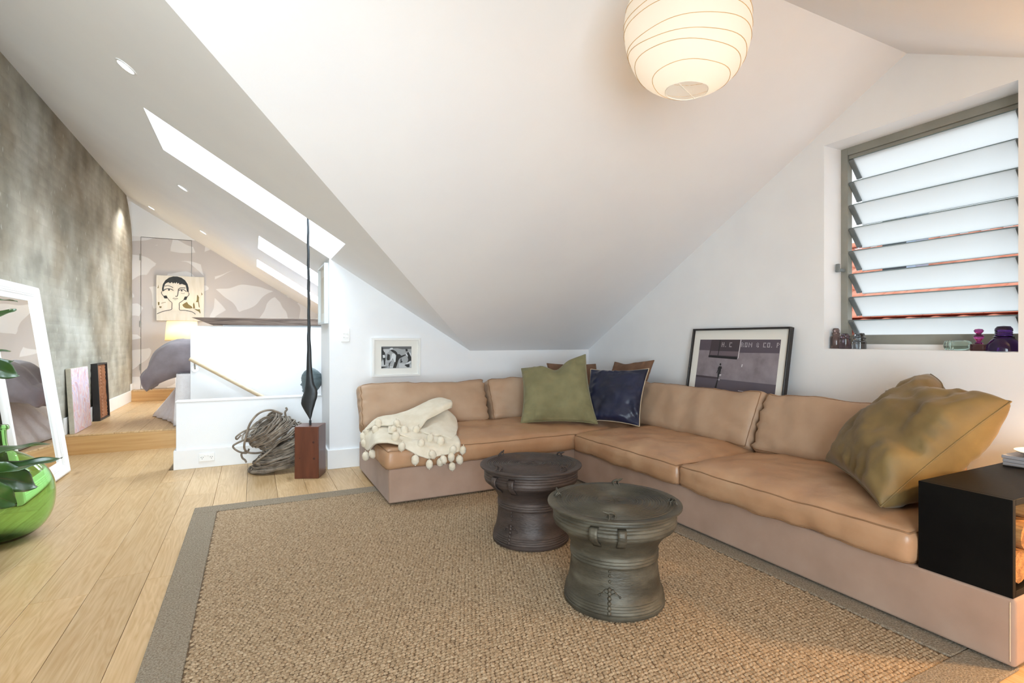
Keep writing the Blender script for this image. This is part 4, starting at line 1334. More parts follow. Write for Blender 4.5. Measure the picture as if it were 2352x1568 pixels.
# ---- small white framed beach photograph on the back wall
WF = pm('white_frame', '#f0f0ee', rough=.4)
MATB = pm('mat_board', '#eceae4', rough=.9)
def grey(v): return pm('print_grey_%d' % int(v * 100), '#%02x%02x%02x' % (int(v * 245), int(v * 250), int(v * 255)), rough=.6)
pf_ = thing('framed_photograph', 'small white framed black and white beach photograph above the sofa', 'picture', (1.208, 4.9, .80))
Mp = basis((0, -.001, .185), (1, 0, 0), (0, 0, 1), (0, -1, 0))
moulding('frame', .455, .36, [(0, 0), (0, .026), (.003, .028), (.019, .028), (.021, .026), (.022, .010)], Mp, WF, pf_)
plate(.42, .33, .002, .010, Mp, 'mat_board', MATB, pf_)
plate(.285, .205, .0102, .0108, Mp, 'photograph', grey(.66), pf_)
PR = Print(Mp, .285, .205, .0112)
def q2(l): return [((x - 400) / 1145.0, 1 - (y - 370) / 820.0) for x, y in l]
PR.poly(q2([(405, 375), (1545, 375), (1540, 470), (1200, 480), (1000, 440), (700, 455), (405, 470)])).out('printed_headland', grey(.40), pf_)
PR.poly(q2([(470, 480), (690, 475), (690, 560), (600, 640), (520, 640)]), .0001)
PR.poly(q2([(405, 900), (850, 900), (850, 1180), (405, 1180)]), .0001)
stuff(PR.poly(q2([(1060, 1000), (1300, 1020), (1540, 1060), (1540, 1180), (1060, 1180)]), .0001).out('printed_sand', grey(.78), pf_))
dk = PR
dk.poly(q2([(720, 490), (830, 490), (930, 540), (990, 600), (1010, 660), (1090, 660), (1150, 720), (1320, 670), (1350, 690), (1160, 790), (1090, 820), (1050, 880), (1020, 960), (1000, 1040), (950, 1175), (830, 1175), (900, 960), (940, 900), (930, 800), (960, 700), (880, 620), (800, 570)]), .0002)
dk.poly(q2([(405, 400), (470, 420), (470, 500), (520, 600), (440, 600), (440, 820), (405, 960)]), .0002)
dk.poly(q2([(440, 600), (535, 580), (560, 800), (545, 1050), (500, 1060), (480, 850), (450, 860)]), .0002)
dk.poly(q2([(630, 650), (720, 680), (720, 860), (640, 900), (600, 830)]), .0002)
dk.poly(q2([(1370, 600), (1450, 590), (1535, 800), (1535, 920), (1420, 990), (1280, 1080), (1380, 980), (1420, 880), (1380, 720)]), .0002)
dk.poly(q2([(1270, 1080), (1350, 1050), (1470, 1040), (1470, 1160), (1380, 1160)]), .0002)
dk.poly(q2([(1310, 460), (1390, 470), (1400, 560), (1320, 560)]), .0002)
dk.poly(q2([(1130, 820), (1160, 830), (1160, 900), (1210, 950), (1120, 1000), (1120, 900)]), .0002)
dk.poly(q2([(680, 1000), (760, 780), (830, 700), (850, 760), (780, 860), (710, 1080), (700, 1170), (680, 1170)]), .00025)
dk.poly(q2([(405, 1110), (650, 1120), (650, 1140), (405, 1180)]), .0002)
for yy in (940, 990, 1060):
    dk.poly(q2([(560, yy), (830, yy - 6), (830, yy + 10), (560, yy + 14)]), .0002)
stuff(dk.out('printed_figures', grey(.16), pf_))
PR.poly(q2([(720, 440), (800, 420), (830, 440), (840, 480), (720, 500), (705, 480)]), .0003)
PR.poly(q2([(800, 640), (900, 640), (950, 740), (930, 950), (890, 960), (830, 800), (720, 960), (690, 1000), (760, 800)]), .0003)
PR.poly(q2([(450, 690), (530, 680), (545, 780), (470, 800)]), .0003)
PR.poly(q2([(1300, 640), (1370, 660), (1410, 740), (1400, 760), (1340, 700)]), .0003)
PR.poly(q2([(1440, 580), (1510, 620), (1535, 760), (1490, 700)]), .0003)
stuff(PR.poly(q2([(1290, 1040), (1480, 930), (1530, 920), (1500, 1000), (1350, 1040)]), .0003).out('printed_highlights', grey(.88), pf_))

# ---- white framed print on the return face of the wall
rf = thing('framed_print', 'narrow white framed print on the end of the wall', 'picture', (.61, 5.21, 1.30))
Mf = basis((-.001, 0, .27), (0, -1, 0), (0, 0, 1), (-1, 0, 0))
moulding('frame', .50, .545, [(0, 0), (0, .035), (.004, .037), (.016, .037), (.018, .035), (.02, .012)], Mf, pm('pale_grey_frame', '#d4d8d8', rough=.4), rf)
plate(.46, .505, .002, .012, Mf, 'mat_board', MATB, rf)
plate(.30, .34, .0122, .0128, Mf, 'print', pm('cream_print', '#d9d3c4', '#e5e0d4', 4, .8), rf)

# ---- big black framed photograph standing on the sofa back
bp_ = thing('framed_photograph', 'large black framed photograph of a lone man by a concrete wall', 'picture', (3.245, 2.835, .6005))
ph_, pw_ = .645, .895
ln = math.asin(.108 / ph_)
Mb = basis((math.sin(ln) * ph_ / 2 - .004, 0, math.cos(ln) * ph_ / 2), (0, -1, 0), (math.sin(ln), 0, math.cos(ln)), (-math.cos(ln), 0, math.sin(ln)))
BF = pm('black_frame', '#1a1616', '#231d1c', 8, .35)
moulding('frame', pw_, ph_, [(0, -.012), (0, .026), (.002, .028), (.010, .028), (.012, .026), (.013, .006)], Mb, BF, bp_)
plate(pw_ - .004, ph_ - .004, -.012, -.004, Mb, 'backing', BF, bp_)
plate(pw_ - .022, ph_ - .022, -.004, .006, Mb, 'mat_board', MATB, bp_)
iw, ih = .74, .47
def plum(h): return pm('print_' + h.strip('#'), h, rough=.55)
conc_print = pm('print_concrete', '#7d747b', '#958c94', 9, .55, detail=6, coords='Object')
plate(iw, ih, .006, .0065, Mb, 'photograph', conc_print, bp_, 0, .0)
PB = Print(Mb, iw, ih, .007)
def q3(l): return [((x - 60) / 2100.0, 1 - (y - 95) / 1560.0) for x, y in l]
PB.poly(q3([(60, 95), (2160, 95), (2160, 420), (1190, 430), (1190, 385), (60, 385)])).out('printed_upper_wall', plum('#5a505b'), bp_)
PB.poly(q3([(60, 1125), (700, 1135), (2160, 1160), (2160, 1655), (60, 1655)]), .0).out('printed_floor', plum('#5d555f'), bp_)
PB.poly(q3([(60, 1070), (700, 1090), (700, 1135), (60, 1125)]), .0001)
PB.poly(q3([(400, 100), (1210, 100), (1160, 600), (370, 570)]), .0001).out('printed_hatch', plum('#453b42'), bp_)
PB.poly(q3([(420, 400), (1180, 400), (1170, 520), (400, 510)]), .0002).out('printed_hatch_face', plum('#6a5e66'), bp_)
PB.poly(q3([(365, 520), (1165, 545), (1160, 605), (365, 575)]), .0003)
PB.poly(q3([(640, 110), (660, 110), (645, 520), (625, 520)]), .0003)
PB.ell(*q3([(733, 750)])[0], .011, .020, .0003)
PB.poly(q3([(700, 800), (770, 800), (792, 858), (770, 860), (760, 980), (775, 990), (760, 1000), (745, 1000), (720, 1140), (700, 1140), (685, 990), (700, 900), (670, 985), (650, 985), (680, 880), (670, 855)]), .0003)
PB.poly(q3([(690, 1160), (720, 1160), (690, 1480), (640, 1650), (610, 1650), (650, 1360)]), .0002)
PB.out('printed_figure', plum('#1c1a1e'), bp_)
FONT = {'R': ('110', '101', '110', '101', '101'), 'O': ('111', '101', '101', '101', '111'), 'N': ('1001', '1101', '1011', '1001', '1001'), '&': ('010', '101', '010', '101', '011'),
        'C': ('111', '100', '100', '100', '111'), '.': ('0', '0', '0', '0', '1'), 'P': ('110', '101', '110', '100', '100'), 'H': ('101', '101', '111', '101', '101'), 'E': ('111', '100', '110', '100', '111'), ' ': ('00',) * 5}
frnd = random.Random(6)
def dots(txt, x0, y0, st_, p):
    x = x0
    for ch_ in txt:
        g = FONT[ch_]
        for r_, row in enumerate(g):
            for c_, bit in enumerate(row):
                if bit == '1' and frnd.random() < p:
                    cx_, cy_ = x + c_ * st_, y0 + r_ * st_ * 1.05
                    PB.poly(q3([(cx_ - 7, cy_ - 8), (cx_ + 7, cy_ - 8), (cx_ + 7, cy_ + 8), (cx_ - 7, cy_ + 8)]), .0004)
        x += (len(g[0]) + 1.2) * st_
dots('H.', 715, 178, 24, 1)
dots('C', 925, 182, 24, 1)
dots('RON & CO. P', 1235, 182, 22.5, 1)
PB.poly(q3([(1300, 720), (1325, 720), (1315, 790), (1292, 790)]), .0004)
PB.poly(q3([(740, 1010), (790, 1010), (788, 1055), (772, 1055), (772, 1030), (756, 1030), (754, 1055), (738, 1055)]), .0004)
PB.poly(q3([(735, 1130), (745, 1130), (765, 1165), (720, 1165), (722, 1155), (742, 1155)]), .0004)
PB.poly(q3([(1195, 100), (1215, 100), (1195, 560), (1175, 600)]), .0004)
PB.poly(q3([(1280, 1378), (1900, 1425), (1900, 1440), (1280, 1390)]), .0004)
_l = PB.out('printed_lettering', plum('#d9d5da'), bp_)

stuff(_l)

# ---- painting of a woman's head over the bedside lamp
wp = thing('portrait_painting', 'cream canvas painting of a short-haired woman on the mural wall', 'painting', (-1.046, 10.0, 1.455))
CW, CH = .655, .72
Mw = basis((0, -.055, CH / 2), (1, 0, 0), (0, 0, 1), (0, -1, 0))
MB().box(-CW / 2, CW / 2, -CH / 2, CH / 2, -.054, 0, Mw).build('canvas', pm('painted_canvas', '#e2ddd2', '#ebe7df', 9, .8, stretch=(3, 1, .5), c3='#e7e2d8', coords='Object'), wp, bevel=.003)
PW_ = Print(Mw, CW, CH, .0012)
def q4(l): return [((x - 160) / 925.0, 1 - (y - 108) / 932.0) for x, y in l]
HAIR = pm('painted_black', '#262a2e', '#33393e', 12, .6)
PW_.poly(q4([(272, 440), (268, 380), (285, 290), (330, 210), (400, 150), (480, 120), (560, 118), (640, 140), (710, 190), (760, 270), (780, 350), (780, 450), (745, 420), (735, 360), (720, 295), (690, 285), (650, 270), (600, 285), (590, 250), (560, 270), (545, 235), (520, 270), (500, 245), (480, 270), (455, 240), (420, 265), (390, 245), (350, 265), (325, 290), (305, 350), (300, 420)]))
PW_.poly(q4([(290, 530), (352, 520), (378, 570), (365, 582), (312, 582)])).poly(q4([(705, 530), (760, 530), (735, 600), (690, 605), (680, 590)]))
PW_.out('painted_hair', HAIR, wp)
LN = .0085
for pl_, wd in (([(270, 440), (258, 465), (270, 500), (300, 535)], LN), ([(780, 450), (788, 480), (770, 515), (740, 535)], LN),
                ([(375, 575), (410, 625), (458, 665)], LN), ([(458, 665), (455, 760), (440, 810), (290, 850), (170, 905)], LN * 1.1),
                ([(685, 600), (640, 640), (595, 670)], LN), ([(595, 670), (597, 740), (608, 815), (720, 822), (850, 850), (915, 900)], LN * 1.1),
                ([(290, 430), (330, 392), (390, 378), (450, 390), (485, 415)], LN * 1.2), ([(590, 410), (620, 392), (680, 388), (740, 430)], LN * 1.2),
                ([(315, 330), (380, 318), (445, 335), (480, 358)], LN), ([(720, 352), (640, 352), (590, 375), (575, 440), (560, 525), (520, 528)], LN * 1.3),
                ([(470, 580), (500, 570), (520, 578), (545, 570), (575, 585)], LN * .8), ([(490, 595), (520, 605), (550, 592)], LN * .6),
                ([(280, 445), (340, 400)], LN * .6), ([(630, 460), (670, 472), (710, 462)], LN * .5)):
    PW_.line(q4(pl_), wd, .0003)
PW_.ell(*q4([(400, 403)])[0], .019, .018, .0004).ell(*q4([(645, 410)])[0], .017, .017, .0004)
PW_.out('painted_lines', HAIR, wp)
PW_.poly(q4([(655, 705), (700, 670), (745, 640), (775, 690), (840, 735), (860, 770), (800, 780), (720, 775), (680, 750)]))
PW_.poly(q4([(865, 690), (880, 645), (895, 690), (905, 770), (870, 780)]))
PW_.poly(q4([(880, 780), (960, 795), (1000, 790), (1015, 860), (1005, 880), (980, 840), (930, 815)]))
PW_.poly(q4([(945, 490), (960, 490), (985, 540), (980, 620), (1000, 760), (980, 740), (965, 640), (920, 640), (940, 600)]))
PW_.poly(q4([(1030, 430), (1055, 470), (1035, 500)])).poly(q4([(190, 660), (220, 660), (220, 720), (195, 725)])).poly(q4([(215, 745), (265, 750), (250, 785), (225, 780)])).poly(q4([(190, 350), (200, 300), (205, 370), (180, 378)]))
PW_.line(q4([(250, 685), (300, 670), (340, 660)]), .007)
_l = PW_.out('painted_olive_patches', pm('painted_olive', '#8a7d52', '#7a6b45', 8, .7), wp)

stuff(_l)
# ---- bedside lamp, table, bed
bt = thing('bedside_table', 'small white bedside table behind the bed', 'table', (-.82, 9.42, .2))
MB().box(-.23, .23, -.18, .18, .56, .59).build('table_top', TRIM, bt, bevel=.004)
for sx in (-.2, .2):
    for sy in (-.15, .15):
        MB().box(sx - .018, sx + .018, sy - .018, sy + .018, 0, .56).build('leg', TRIM, bt)
bl_ = thing('bedside_lamp', 'cream drum shade lamp glowing beside the bed', 'lamp', (-.97, 9.42, .791))
MB().lathe([(0, 0), (.07, 0), (.075, .01), (.03, .03), (.045, .10), (.06, .18), (.045, .26), (.02, .30), (.015, .36), (.0, .36)], 28).build('lamp_body', pm('cream_ceramic', '#e9dcc0', rough=.3), bl_, smooth=40)
MB().lathe([(.222, .345), (.198, .645)], 40, close=False).build('lamp_shade', shade_mat('linen_shade', (.93, .86, .70, 1), .62), bl_, smooth=60, solid=.002)
MB().tube([(.222 * math.cos(2 * math.pi * k / 40), .222 * math.sin(2 * math.pi * k / 40), .346) for k in range(40)], .003, 6, True).build('shade_rim', pm('gold_rim', '#b39a5e', rough=.5), bl_)
MB().tube([(.198 * math.cos(2 * math.pi * k / 40), .198 * math.sin(2 * math.pi * k / 40), .644) for k in range(40)], .003, 6, True).build('shade_rim', MATS['gold_rim'], bl_)
l = bpy.data.lights.new('bedside_bulb', 'POINT'); l.energy = 9; l.color = (1.0, .74, .42); l.shadow_soft_size = .05
lo = bpy.data.objects.new('bedside_bulb', l); COL.objects.link(lo); lo.parent = bl_; lo.location = (0, 0, .50)

SHEET = pm('white_bedspread', '#eeeaec', '#f3f0f2', 30, .9, bump=.3, bscale=120)
bed = thing('bed', 'bed with a long white textured bedspread behind the balustrade wall', 'bed', (0, 0, .2))
BX0, BX1, BY0, BY1, BZ = -.76, 1.15, 6.86, 7.80, .77
MB().box(BX0 + .04, BX1, BY0 + .04, BY1 - .04, .002, BZ - .24).build('bed_base', SHEET, bed)
MB().box(BX0 + .02, BX1, BY0 + .02, BY1 - .02, BZ - .24, BZ - .20).build('mattress', SHEET, bed, bevel=.02)
# bedspread: top sheet plus a skirt with folds, trailing out furthest at the far corner
per = [(BX1 + (BX0 - BX1) * k / 30, BY1) for k in range(30)] + [(BX0, BY1 + (BY0 - BY1) * k / 24) for k in range(24)] + [(BX0 + (BX1 - BX0) * k / 30, BY0) for k in range(31)]
rows = []
for t in (0, .05, .15, .3, .45, .6, .75, .9, 1.0):
    row = []
    for i, (x, y) in enumerate(per):
        far = max(0.0, (y - BY0) / (BY1 - BY0))
        ox = oy = 0.0
        if x <= BX0 + .001:
            ox = -(.02 + .33 * far ** 1.3) * t ** 1.25 * (1 + .10 * math.sin(i * 1.3))
        if y >= BY1 - .001:
            nearc = max(0.0, 1 - (x - BX0) / .5)
            oy = (.05 + .20 * nearc) * t ** 1.3 * (1 + .4 * math.sin(i * 1.3))
            ox -= .31 * nearc ** 3 * t ** 1.25 if x > BX0 + .001 else 0
        if y <= BY0 + .001:
            oy = -.04 * t * (1 + .5 * math.sin(i * 1.3))
        row.append((x + ox, y + oy, (BZ - .2) * (1 - t) + .006 * t))
    rows.append(row)
MB().grid(rows).build('bedspread_skirt', SHEET, bed, smooth=180, solid=.006)
MB().grid([[(x, y, BZ - .195 + .006 * math.sin(x * 9) * math.cos(y * 7)) for x in [BX0 + (BX1 - BX0) * i / 20 for i in range(21)]] for y in [BY0 + (BY1 - BY0) * j / 10 for j in range(11)]]).build('bedspread_top', SHEET, bed, smooth=180)
DUV = pm('grey_linen', '#7f7478', '#8f858a', 6, .8, sheen=.2)
def dhook(p, u, v, w_):
    # droop over the side of the bed
    if u < -.25:
        k = (-.25 - u) / .75
        p.z -= .20 * k * k
    return p
dv = cushion('duvet', (.46, .40, .17), .16, T(-.64, 7.32, .90), DUV, None, crown=(.07, .0), bulge=.03, seed=21, amp=.035, freq=3.2, hook=dhook, pipe=0, wr=lambda u, v, w_: .016 * math.sin(v * 9 + 4 * u + 2 * math.sin(u * 5)) * abs(u))
tag(dv, 'puffy grey linen duvet bundled over the end of the bed', 'duvet')

# ---- canvases leaning on the brick wall
def marble():
    m = pm('poured_paint', '#ece0ee', '#c9b2d6', 5, .35, bump=.5, bscale=9, distort=2.2, detail=3, lo=.36, hi=.70, coords='Object', stretch=(1, 1, .55))
    r = [n for n in m.node_tree.nodes if n.type == 'VALTORGB'][0].color_ramp
    for pos, c in ((.44, '#e7b9c2'), (.48, '#f3ecf2'), (.55, '#d9c3e2'), (.60, '#efe6f2'), (.65, '#dca9a8')):
        e = r.elements.new(pos); e.color = hx(c)
    return m
def leaning(name, label, y0, y1, hgt, thick, xb, z0, cat='painting'):
    ln_ = math.asin(min(.5, (1.672 - thick + xb + .0) / hgt)) if False else 0
    t = thing(name, label, cat, (xb, (y0 + y1) / 2, z0))
    return t
def lean_basis(dx, hgt):
    a = math.asin(dx / hgt)
    return basis((0, 0, .001), (0, 1, 0), (-math.sin(a), 0, math.cos(a)), (math.cos(a), 0, math.sin(a)))
pk = leaning('abstract_painting', 'pink and lilac poured paint canvas leaning on the brick wall', 6.685, 7.285, .66, .045, -1.606, .2)
Mk = lean_basis(.035, .66)
MB().box(-.30, .30, 0, .66, -.045, -.002, Mk).build('canvas_side', pm('raw_canvas', '#b3ad9c', '#beb8a8', 30, .9), pk, bevel=.004)
MB().box(-.297, .297, .003, .657, -.002, .001, Mk).build('painted_face', marble(), pk)
def carved():
    m = bpy.data.materials.new('carved_copper_wood')
    m.use_nodes = True
    return m
CARV = pm('carved_brown_wood', '#8a5638', '#9a6644', 6, .55, coords='Object')
cvp = leaning('carved_panel', 'dark framed brown panel carved with concentric ripples leaning on the wall', 7.62, 8.08, .67, .07, -1.60, .2, 'carving')
Mc = lean_basis(.03, .67)
DKF = pm('black_brown_frame', '#1e1918', rough=.5)
MB().box(-.23, .23, 0, .67, -.062, -.03, Mc).build('backing', DKF, cvp)
for q in ((-.23, -.212, 0, .67), (.212, .23, 0, .67), (-.212, .212, 0, .018), (-.212, .212, .652, .67)):
    MB().box(q[0], q[1], q[2], q[3], -.03, .004, Mc).build('frame', DKF, cvp)
rows = []
for j in range(110):
    row = []
    for i in range(41):
        x = -.212 + .424 * i / 40
        y = .018 + .634 * j / 109
        d = math.sqrt((x * 1.25) ** 2 + ((y - .335) * .62) ** 2)
        row.append(Mc @ Vector((x, y, -.020 + .006 * math.sin(d * 260))))
    rows.append(row)
MB().grid(rows).build('carved_face', CARV, cvp, smooth=180)

# ------------------------------------------------------------------ blade sculpture on its plinth
sc_ = thing('blade_sculpture', 'tall slender black blade sculpture on a red-brown wooden plinth', 'sculpture', (.435, 4.735, 0), R(-22))
RED = pm('red_brown_wood', '#582d1d', '#683825', 4, .32, stretch=(5, 5, .8), bump=.04, bscale=30, coords='Object', spec=.5)
MB().box(-.098, .098, -.098, .112, 0, .43).build('plinth', RED, sc_, bevel=.004)
PLUG = pm('dark_plug', '#3c1810', rough=.4)
for (x, z) in ((.055, .30), (.06, .165), (-.055, .17)):
    MB().lathe([(0, 0), (.009 if x > 0 else .005, 0), (0, .0008)], 14, T(x, -.0982, z) @ Matrix.Rotation(R(90), 4, 'X')).build('plug', PLUG, sc_)
BLK2 = pm('dark_bronze_blade', '#26282a', '#34373a', 7, .42, metal=.3, coords='Object', bump=.08, bscale=40)
# outline: height, left, right (local x), thickness
OUT = [(.43, -.009, .009, .012), (.468, -.009, .009, .012), (.472, -.004, .004, .007), (.50, -.018, .012, .010), (.545, -.045, .022, .014), (.60, -.073, .038, .016), (.63, -.074, .046, .017), (.66, -.069, .056, .017),
       (.70, -.055, .060, .017), (.735, -.047, .054, .017), (.765, -.042, .038, .017), (.80, -.038, .028, .016), (.86, -.034, .020, .015), (.93, -.031, .014, .014), (1.02, -.029, .010, .013), (1.15, -.026, .004, .012),
       (1.35, -.024, .000, .011), (1.6, -.025, -.002, .010), (1.8, -.027, -.005, .009), (2.0, -.028, -.007, .009), (2.23, -.028, -.009, .008)]
rows = []
zz = [o[0] for o in OUT]
zf = []
for k in range(len(zz) - 1):
    zf += [zz[k] + (zz[k + 1] - zz[k]) * j / 5 for j in range(5)]
zf.append(zz[-1])
cL, cR, cT = [catmull([(o[k], o[0], 0) for o in OUT], 5) for k in (1, 2, 3)]
for a, b, c in zip(cL, cR, cT):
    cx_, hw, th_, z = (a.x + b.x) / 2, (b.x - a.x) / 2, c.x, a.y
    wob = .0015 * math.sin(z * 31) if z > 1.0 else 0
    rows.append([(cx_ + wob + hw * math.cos(t), th_ * math.sin(t), z) for t in [2 * math.pi * q / 14 for q in range(15)]])
m = MB().grid(rows)
m.add(rows[0][:-1], [tuple(range(14))]); m.add(rows[-1][:-1], [tuple(range(14))])
m.build('blade', BLK2, sc_, smooth=60)

# ------------------------------------------------------------------ stone head on the balustrade cap
STN = pm('grey_stone', '#59666a', '#737f82', 14, .7, bump=.15, bscale=60)
hd = thing('stone_head', 'grey stone head with ridged hair resting on the low balustrade wall', 'sculpture', (.515, 5.535, .604))
def headf(d):
    return 1.0
hm = MB()
nU, nV = 48, 44
rows = []
def face_x(z):    # profile of the face, pointing to local -x
    return float(np.interp(z, [0, .02, .032, .045, .058, .066, .073, .08, .088, .094, .104, .116, .125, .135, .15, .17, .20, .235, .262, .272],
                           [.045, .060, .077, .083, .074, .083, .078, .085, .080, .088, .101, .090, .085, .086, .090, .088, .082, .060, .025, .004]))
def back_x(z):
    return float(np.interp(z, [0, .03, .06, .10, .14, .18, .21, .235, .262, .272], [.040, .052, .072, .098, .110, .104, .090, .066, .028, .004]))
def half_y(z):
    return float(np.interp(z, [0, .03, .06, .10, .14, .18, .21, .235, .262, .272], [.042, .050, .066, .078, .084, .082, .073, .056, .025, .004]))
for j in range(nV + 1):
    z = .272 * j / nV
    row = []
    for i in range(nU + 1):
        a = 2 * math.pi * i / nU
        ca, sa = math.cos(a), math.sin(a)
        isface = ca < 0
        rx = face_x(z) if isface else back_x(z)
        ry = half_y(z)
        narrow = 1.0
        x = rx * (abs(ca) ** (1.0)) * (1 if ca > 0 else -1)
        if isface:
            base_r = ry
            k = math.exp(-(sa / .35) ** 2)
            x = -(base_r * 1.02 * abs(ca) * (1 - k) + rx * abs(ca) * k)
        y = ry * sa
        hair = z > .165 or (ca > -.35 and z > .05)
        if hair:
            q = .0035 * math.sin(z * 420 + 1.2 * ca)
            x *= 1.03 + q / max(ry, .02) * .5
            y *= 1.03 + q / max(ry, .02) * .5
        row.append((x, y, z))
    rows.append(row)
hm.grid(rows)
hm.build('head', STN, hd, smooth=50)
MB().ball((-.012, -.088, .10), .012, .006, .035, 10, 10).build('ear', STN, hd, smooth=60)
MB().ball((-.012, .088, .10), .012, .006, .035, 10, 10).build('ear', STN, hd, smooth=60)

# ------------------------------------------------------------------ coiled vine sculpture
VINE = pm('grey_vine', '#6d6052', '#978a7a', 16, .8, bump=.5, bscale=60, c3='#82766a')
vn = thing('vine_sculpture', 'coil of twisted grey-brown vines standing by the balustrade wall', 'sculpture', (.16, 5.10, 0))
vr = random.Random(17)
def coil(c, nrm, r, ph, turns, jit, rad, r2=None, drift=(0, 0, 0)):
    c = Vector(c); nrm = Vector(nrm).normalized()
    x = nrm.orthogonal().normalized(); y = nrm.cross(x)
    n = int(30 * turns)
    pts = []
    s1, s2, s3 = vr.uniform(0, 6), vr.uniform(0, 6), vr.uniform(0, 6)
    for k in range(n + 1):
        t = 2 * math.pi * turns * k / n
        rr = r * (1 + jit * math.sin(2 * t * .5 + s1) + jit * .6 * math.sin(3.3 * t + s2))
        h = jit * r * 1.1 * math.sin(1.7 * t + s3) + .006 * math.sin(7 * t + s1)
        p = c + Vector(drift) * (k / n) + x * rr * math.cos(t + ph) + y * rr * (r2 or 1) * math.sin(t + ph) + nrm * h
        p.z = max(p.z, rad + .001)
        pts.append(p)
    MB().tube(pts, [rad * (1 - .25 * abs(2 * k / n - 1)) * (1 + .12 * math.sin(k * 1.9)) for k in range(n + 1)], 6).build('vine', VINE, vn, smooth=60)
# lower stack: loops tilted up to the right
for k in range(38):
    t = k / 37
    c = (.02 + .10 * t + vr.uniform(-.012, .012), vr.uniform(-.01, .01), .025 + .235 * t)
    coil(c, (-.10 - .36 * t, vr.uniform(-.08, .08), 1), (.205 - .03 * abs(t - .3)) * vr.uniform(.94, 1.05), vr.uniform(0, 6.28), vr.uniform(.9, 1.35), .035, vr.uniform(.0055, .009))
# head: loops leaning over to the left
for k in range(28):
    t = k / 27
    c = (.065 - .165 * t + vr.uniform(-.012, .012), vr.uniform(-.012, .012) - .02 * t, .29 + .105 * t)
    coil(c, (-.55 - .25 * t, -.12 + vr.uniform(-.1, .1), 1.0), (.185 - .02 * t) * vr.uniform(.92, 1.06), vr.uniform(0, 6.28), vr.uniform(.8, 1.3), .05, vr.uniform(.006, .009))
# big stray loops
MB().tube(catmull([(.07, -.10, .50), (-.02, -.14, .545), (-.11, -.17, .53), (-.18, -.19, .45), (-.215, -.19, .33), (-.225, -.18, .25), (-.20, -.16, .205), (-.15, -.13, .185), (-.09, -.10, .18)], 6), .009, 7).build('vine', VINE, vn, smooth=60)
MB().tube(catmull([(.10, -.12, .34), (.04, -.17, .27), (-.04, -.20, .20), (-.13, -.21, .135), (-.14, -.18, .11), (-.10, -.20, .10)], 6), .009, 7).build('vine', VINE, vn, smooth=60)
MB().tube(catmull([(-.20, -.10, .20), (-.245, -.10, .185), (-.24, -.11, .15), (-.22, -.11, .13), (-.21, -.12, .11)], 6), .008, 7).build('vine', VINE, vn, smooth=60)
MB().tube(catmull([(-.12, -.1, .40), (-.22, -.12, .38), (-.285, -.12, .335), (-.28, -.10, .31), (-.25, -.08, .34)], 6), .007, 7).build('vine', VINE, vn, smooth=60)
MB().tube(catmull([(-.18, -.12, .32), (-.28, -.12, .28), (-.31, -.11, .25), (-.27, -.12, .21), (-.21, -.12, .19), (-.19, -.1, .22)], 6), .008, 7).build('vine', VINE, vn, smooth=60)
MB().tube(catmull([(.10, -.05, .47), (.095, -.06, .51), (.11, -.06, .535), (.10, -.05, .55)], 6), [.009] * 18 + [.004], 7).build('vine', VINE, vn, smooth=60)

# ------------------------------------------------------------------ green glass demijohn
GRN = glass_mat('green_glass', (.64, .94, .52, 1), 0.0, 1.3)
dj = thing('demijohn', 'big round green glass demijohn on the floor beside the mirror', 'demijohn', (-1.30, 3.99, .001))
outer = [(.0, 0), (.07, 0), (.12, .010), (.18, .05), (.222, .11), (.241, .18), (.245, .25), (.236, .32), (.205, .39), (.155, .445), (.10, .485), (.060, .51), (.040, .535), (.033, .57), (.031, .63), (.040, .635), (.042, .648), (.036, .66), (.026, .66)]
inner = [(max(0.0, r - .0035), z + (.004 if z < .05 else 0)) for r, z in outer[::-1]][1:]
inner[-1] = (0.0, .006)
def smoothprof(p, n=5):
    q = catmull([(a, b, 0) for a, b in p], n)
    return [(max(0.0, v.x), v.y) for v in q]
MB().lathe(smoothprof(outer[1:], 5) + smoothprof(inner[:-1], 5), 64, close=True).build('bottle', GRN, dj, smooth=60)

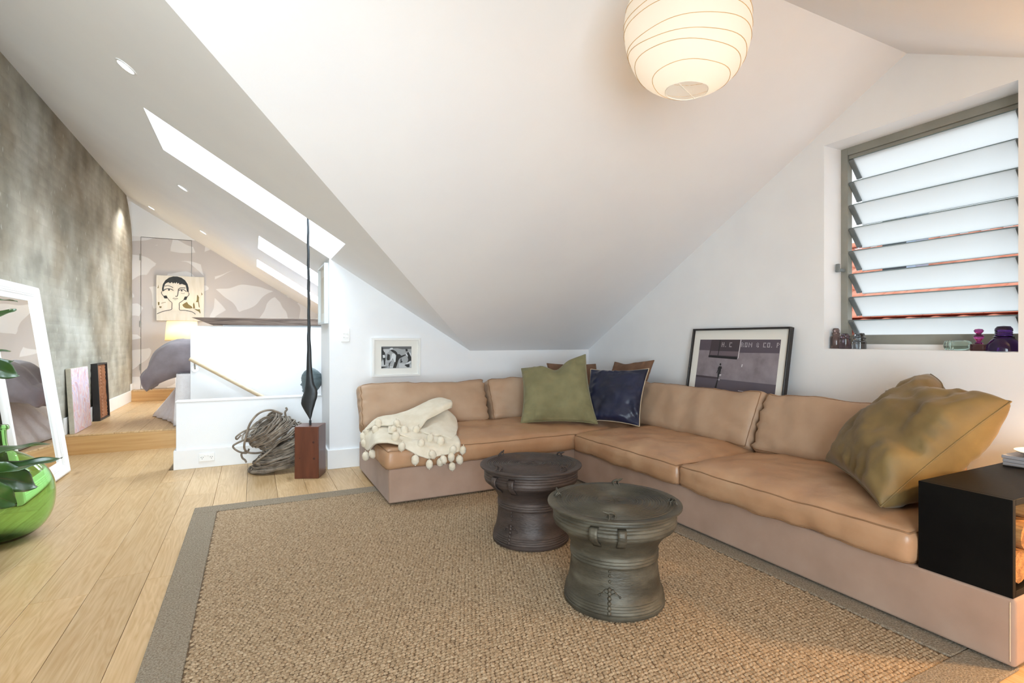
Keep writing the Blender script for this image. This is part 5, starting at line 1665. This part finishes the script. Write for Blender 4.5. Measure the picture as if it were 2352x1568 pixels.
# ------------------------------------------------------------------ leafy plant in a zinc bucket
ZINC = pm('weathered_zinc', '#4f4b49', '#76726e', 12, .5, metal=.6, bump=.1, bscale=40)
LEAF = pm('leaf_green', '#22401f', '#35591f', 5, .32, spec=.5, coat=.2, coords='Object')
plt = thing('potted_plant', 'large-leaved green plant in a weathered zinc bucket', 'plant', (-1.215, 3.30, .001))
MB().lathe([(.0, 0), (.105, 0), (.108, .006), (.125, .30), (.131, .303), (.133, .309), (.130, .314), (.122, .312), (.121, .29), (.0, .285)], 40).build('bucket', ZINC, plt, smooth=40)
MB().lathe([(.0, .288), (.06, .292), (.120, .287)], 24, close=False).build('soil', pm('potting_soil', '#2c2119', '#3a2d22', 40, .95, bump=.6), plt)
STEM = pm('plant_stem', '#4a4a2c', '#5d5734', 12, .7)
def leaf(base, tip, width, droop, mat, up=(0, 0, 1), seed=0):
    b, t = Vector(base), Vector(tip)
    ax = t - b
    L = ax.length
    d = ax.normalized()
    side = d.cross(Vector(up)).normalized()
    nrm = side.cross(d)
    rows = []
    n = 16
    for i in range(n + 1):
        s_ = i / n
        w_ = width * math.sin(math.pi * min(1, s_ ** .85)) ** .75 * (1 - .15 * s_) + .002
        c = b + ax * s_ + nrm * (droop * math.sin(math.pi * s_))
        row = []
        for j in range(-4, 5):
            q = j / 4
            wave = .006 * abs(q) * math.sin(s_ * 16 + seed + (3 if q > 0 else 0)) * width / .06
            row.append(c + side * (q * w_) + nrm * (abs(q) * w_ * .28 + wave))
        rows.append(row)
    o = MB().grid(rows).build('leaf', mat, plt, smooth=180, solid=.0015)
    o.matrix_parent_inverse = T(*plt.location).inverted()
    m = MB().tube([b + ax * (i / 10) + nrm * (droop * math.sin(math.pi * i / 10) + .001) for i in range(10)], [.0032 * (1 - i / 11) for i in range(10)], 6)
    mm = m.build('midrib', STEM, o, smooth=60)
    return o
stems = []
prn = random.Random(9)
def stem(pts, r=.008):
    o = MB().tube(catmull(pts, 5), r, 8).build('stem', STEM, plt, smooth=60)
    o.matrix_parent_inverse = T(*plt.location).inverted()
stem([(-1.215, 3.30, .28), (-1.22, 3.31, .7), (-1.26, 3.36, 1.1), (-1.30, 3.42, 1.45)], .010)
stem([(-1.20, 3.28, .28), (-1.26, 3.24, .6), (-1.33, 3.2, 1.0)], .008)
LV = [((-1.21, 3.32, .56), (-1.005, 3.73, .575), .062, .02, LEAF), ((-1.21, 3.32, .50), (-.935, 3.66, .505), .058, -.0, LEAF),
      ((-1.20, 3.30, .52), (-1.025, 3.60, .375), .078, .03, LEAF), ((-1.19, 3.27, .46), (-1.035, 3.37, .345), .066, .03, LEAF),
      ((-1.27, 3.40, 1.30), (-1.115, 3.64, 1.352), .035, .02, LEAF), ((-1.27, 3.40, 1.26), (-1.125, 3.66, 1.31), .036, -.02, LEAF),
      ((-1.25, 3.36, 1.06), (-1.138, 3.63, 1.09), .036, .01, LEAF), ((-1.25, 3.36, 1.00), (-1.125, 3.62, 1.04), .040, .0, LEAF),
      ((-1.26, 3.36, 1.05), (-1.085, 3.56, .965), .066, .02, LEAF)]
for i, (b, t, w_, dr, mt_) in enumerate(LV):
    leaf(b, t, w_, dr, mt_, up=((0, 0, 1), (.1, -.3, 1), (.55, -.75, .5), (.6, -.7, .3), (0, -.3, 1), (.1, -.6, .8), (.1, -.3, 1), (.2, -.5, .8), (.5, -.8, .4))[i], seed=i)
for k in range(20):
    z = .45 + k * .052
    a = 2.0 + k * 2.4
    if math.cos(a - .6) > .1: a += math.pi
    bx_, by_ = -1.215 - .085 * (z - .28), 3.30 + .1 * (z - .28)
    Lr = prn.uniform(.18, .26)
    leaf((bx_, by_, z), (bx_ + Lr * math.cos(a), by_ + Lr * math.sin(a), z + prn.uniform(-.08, .06)), .048, .03, LEAF, seed=k * 1.7)
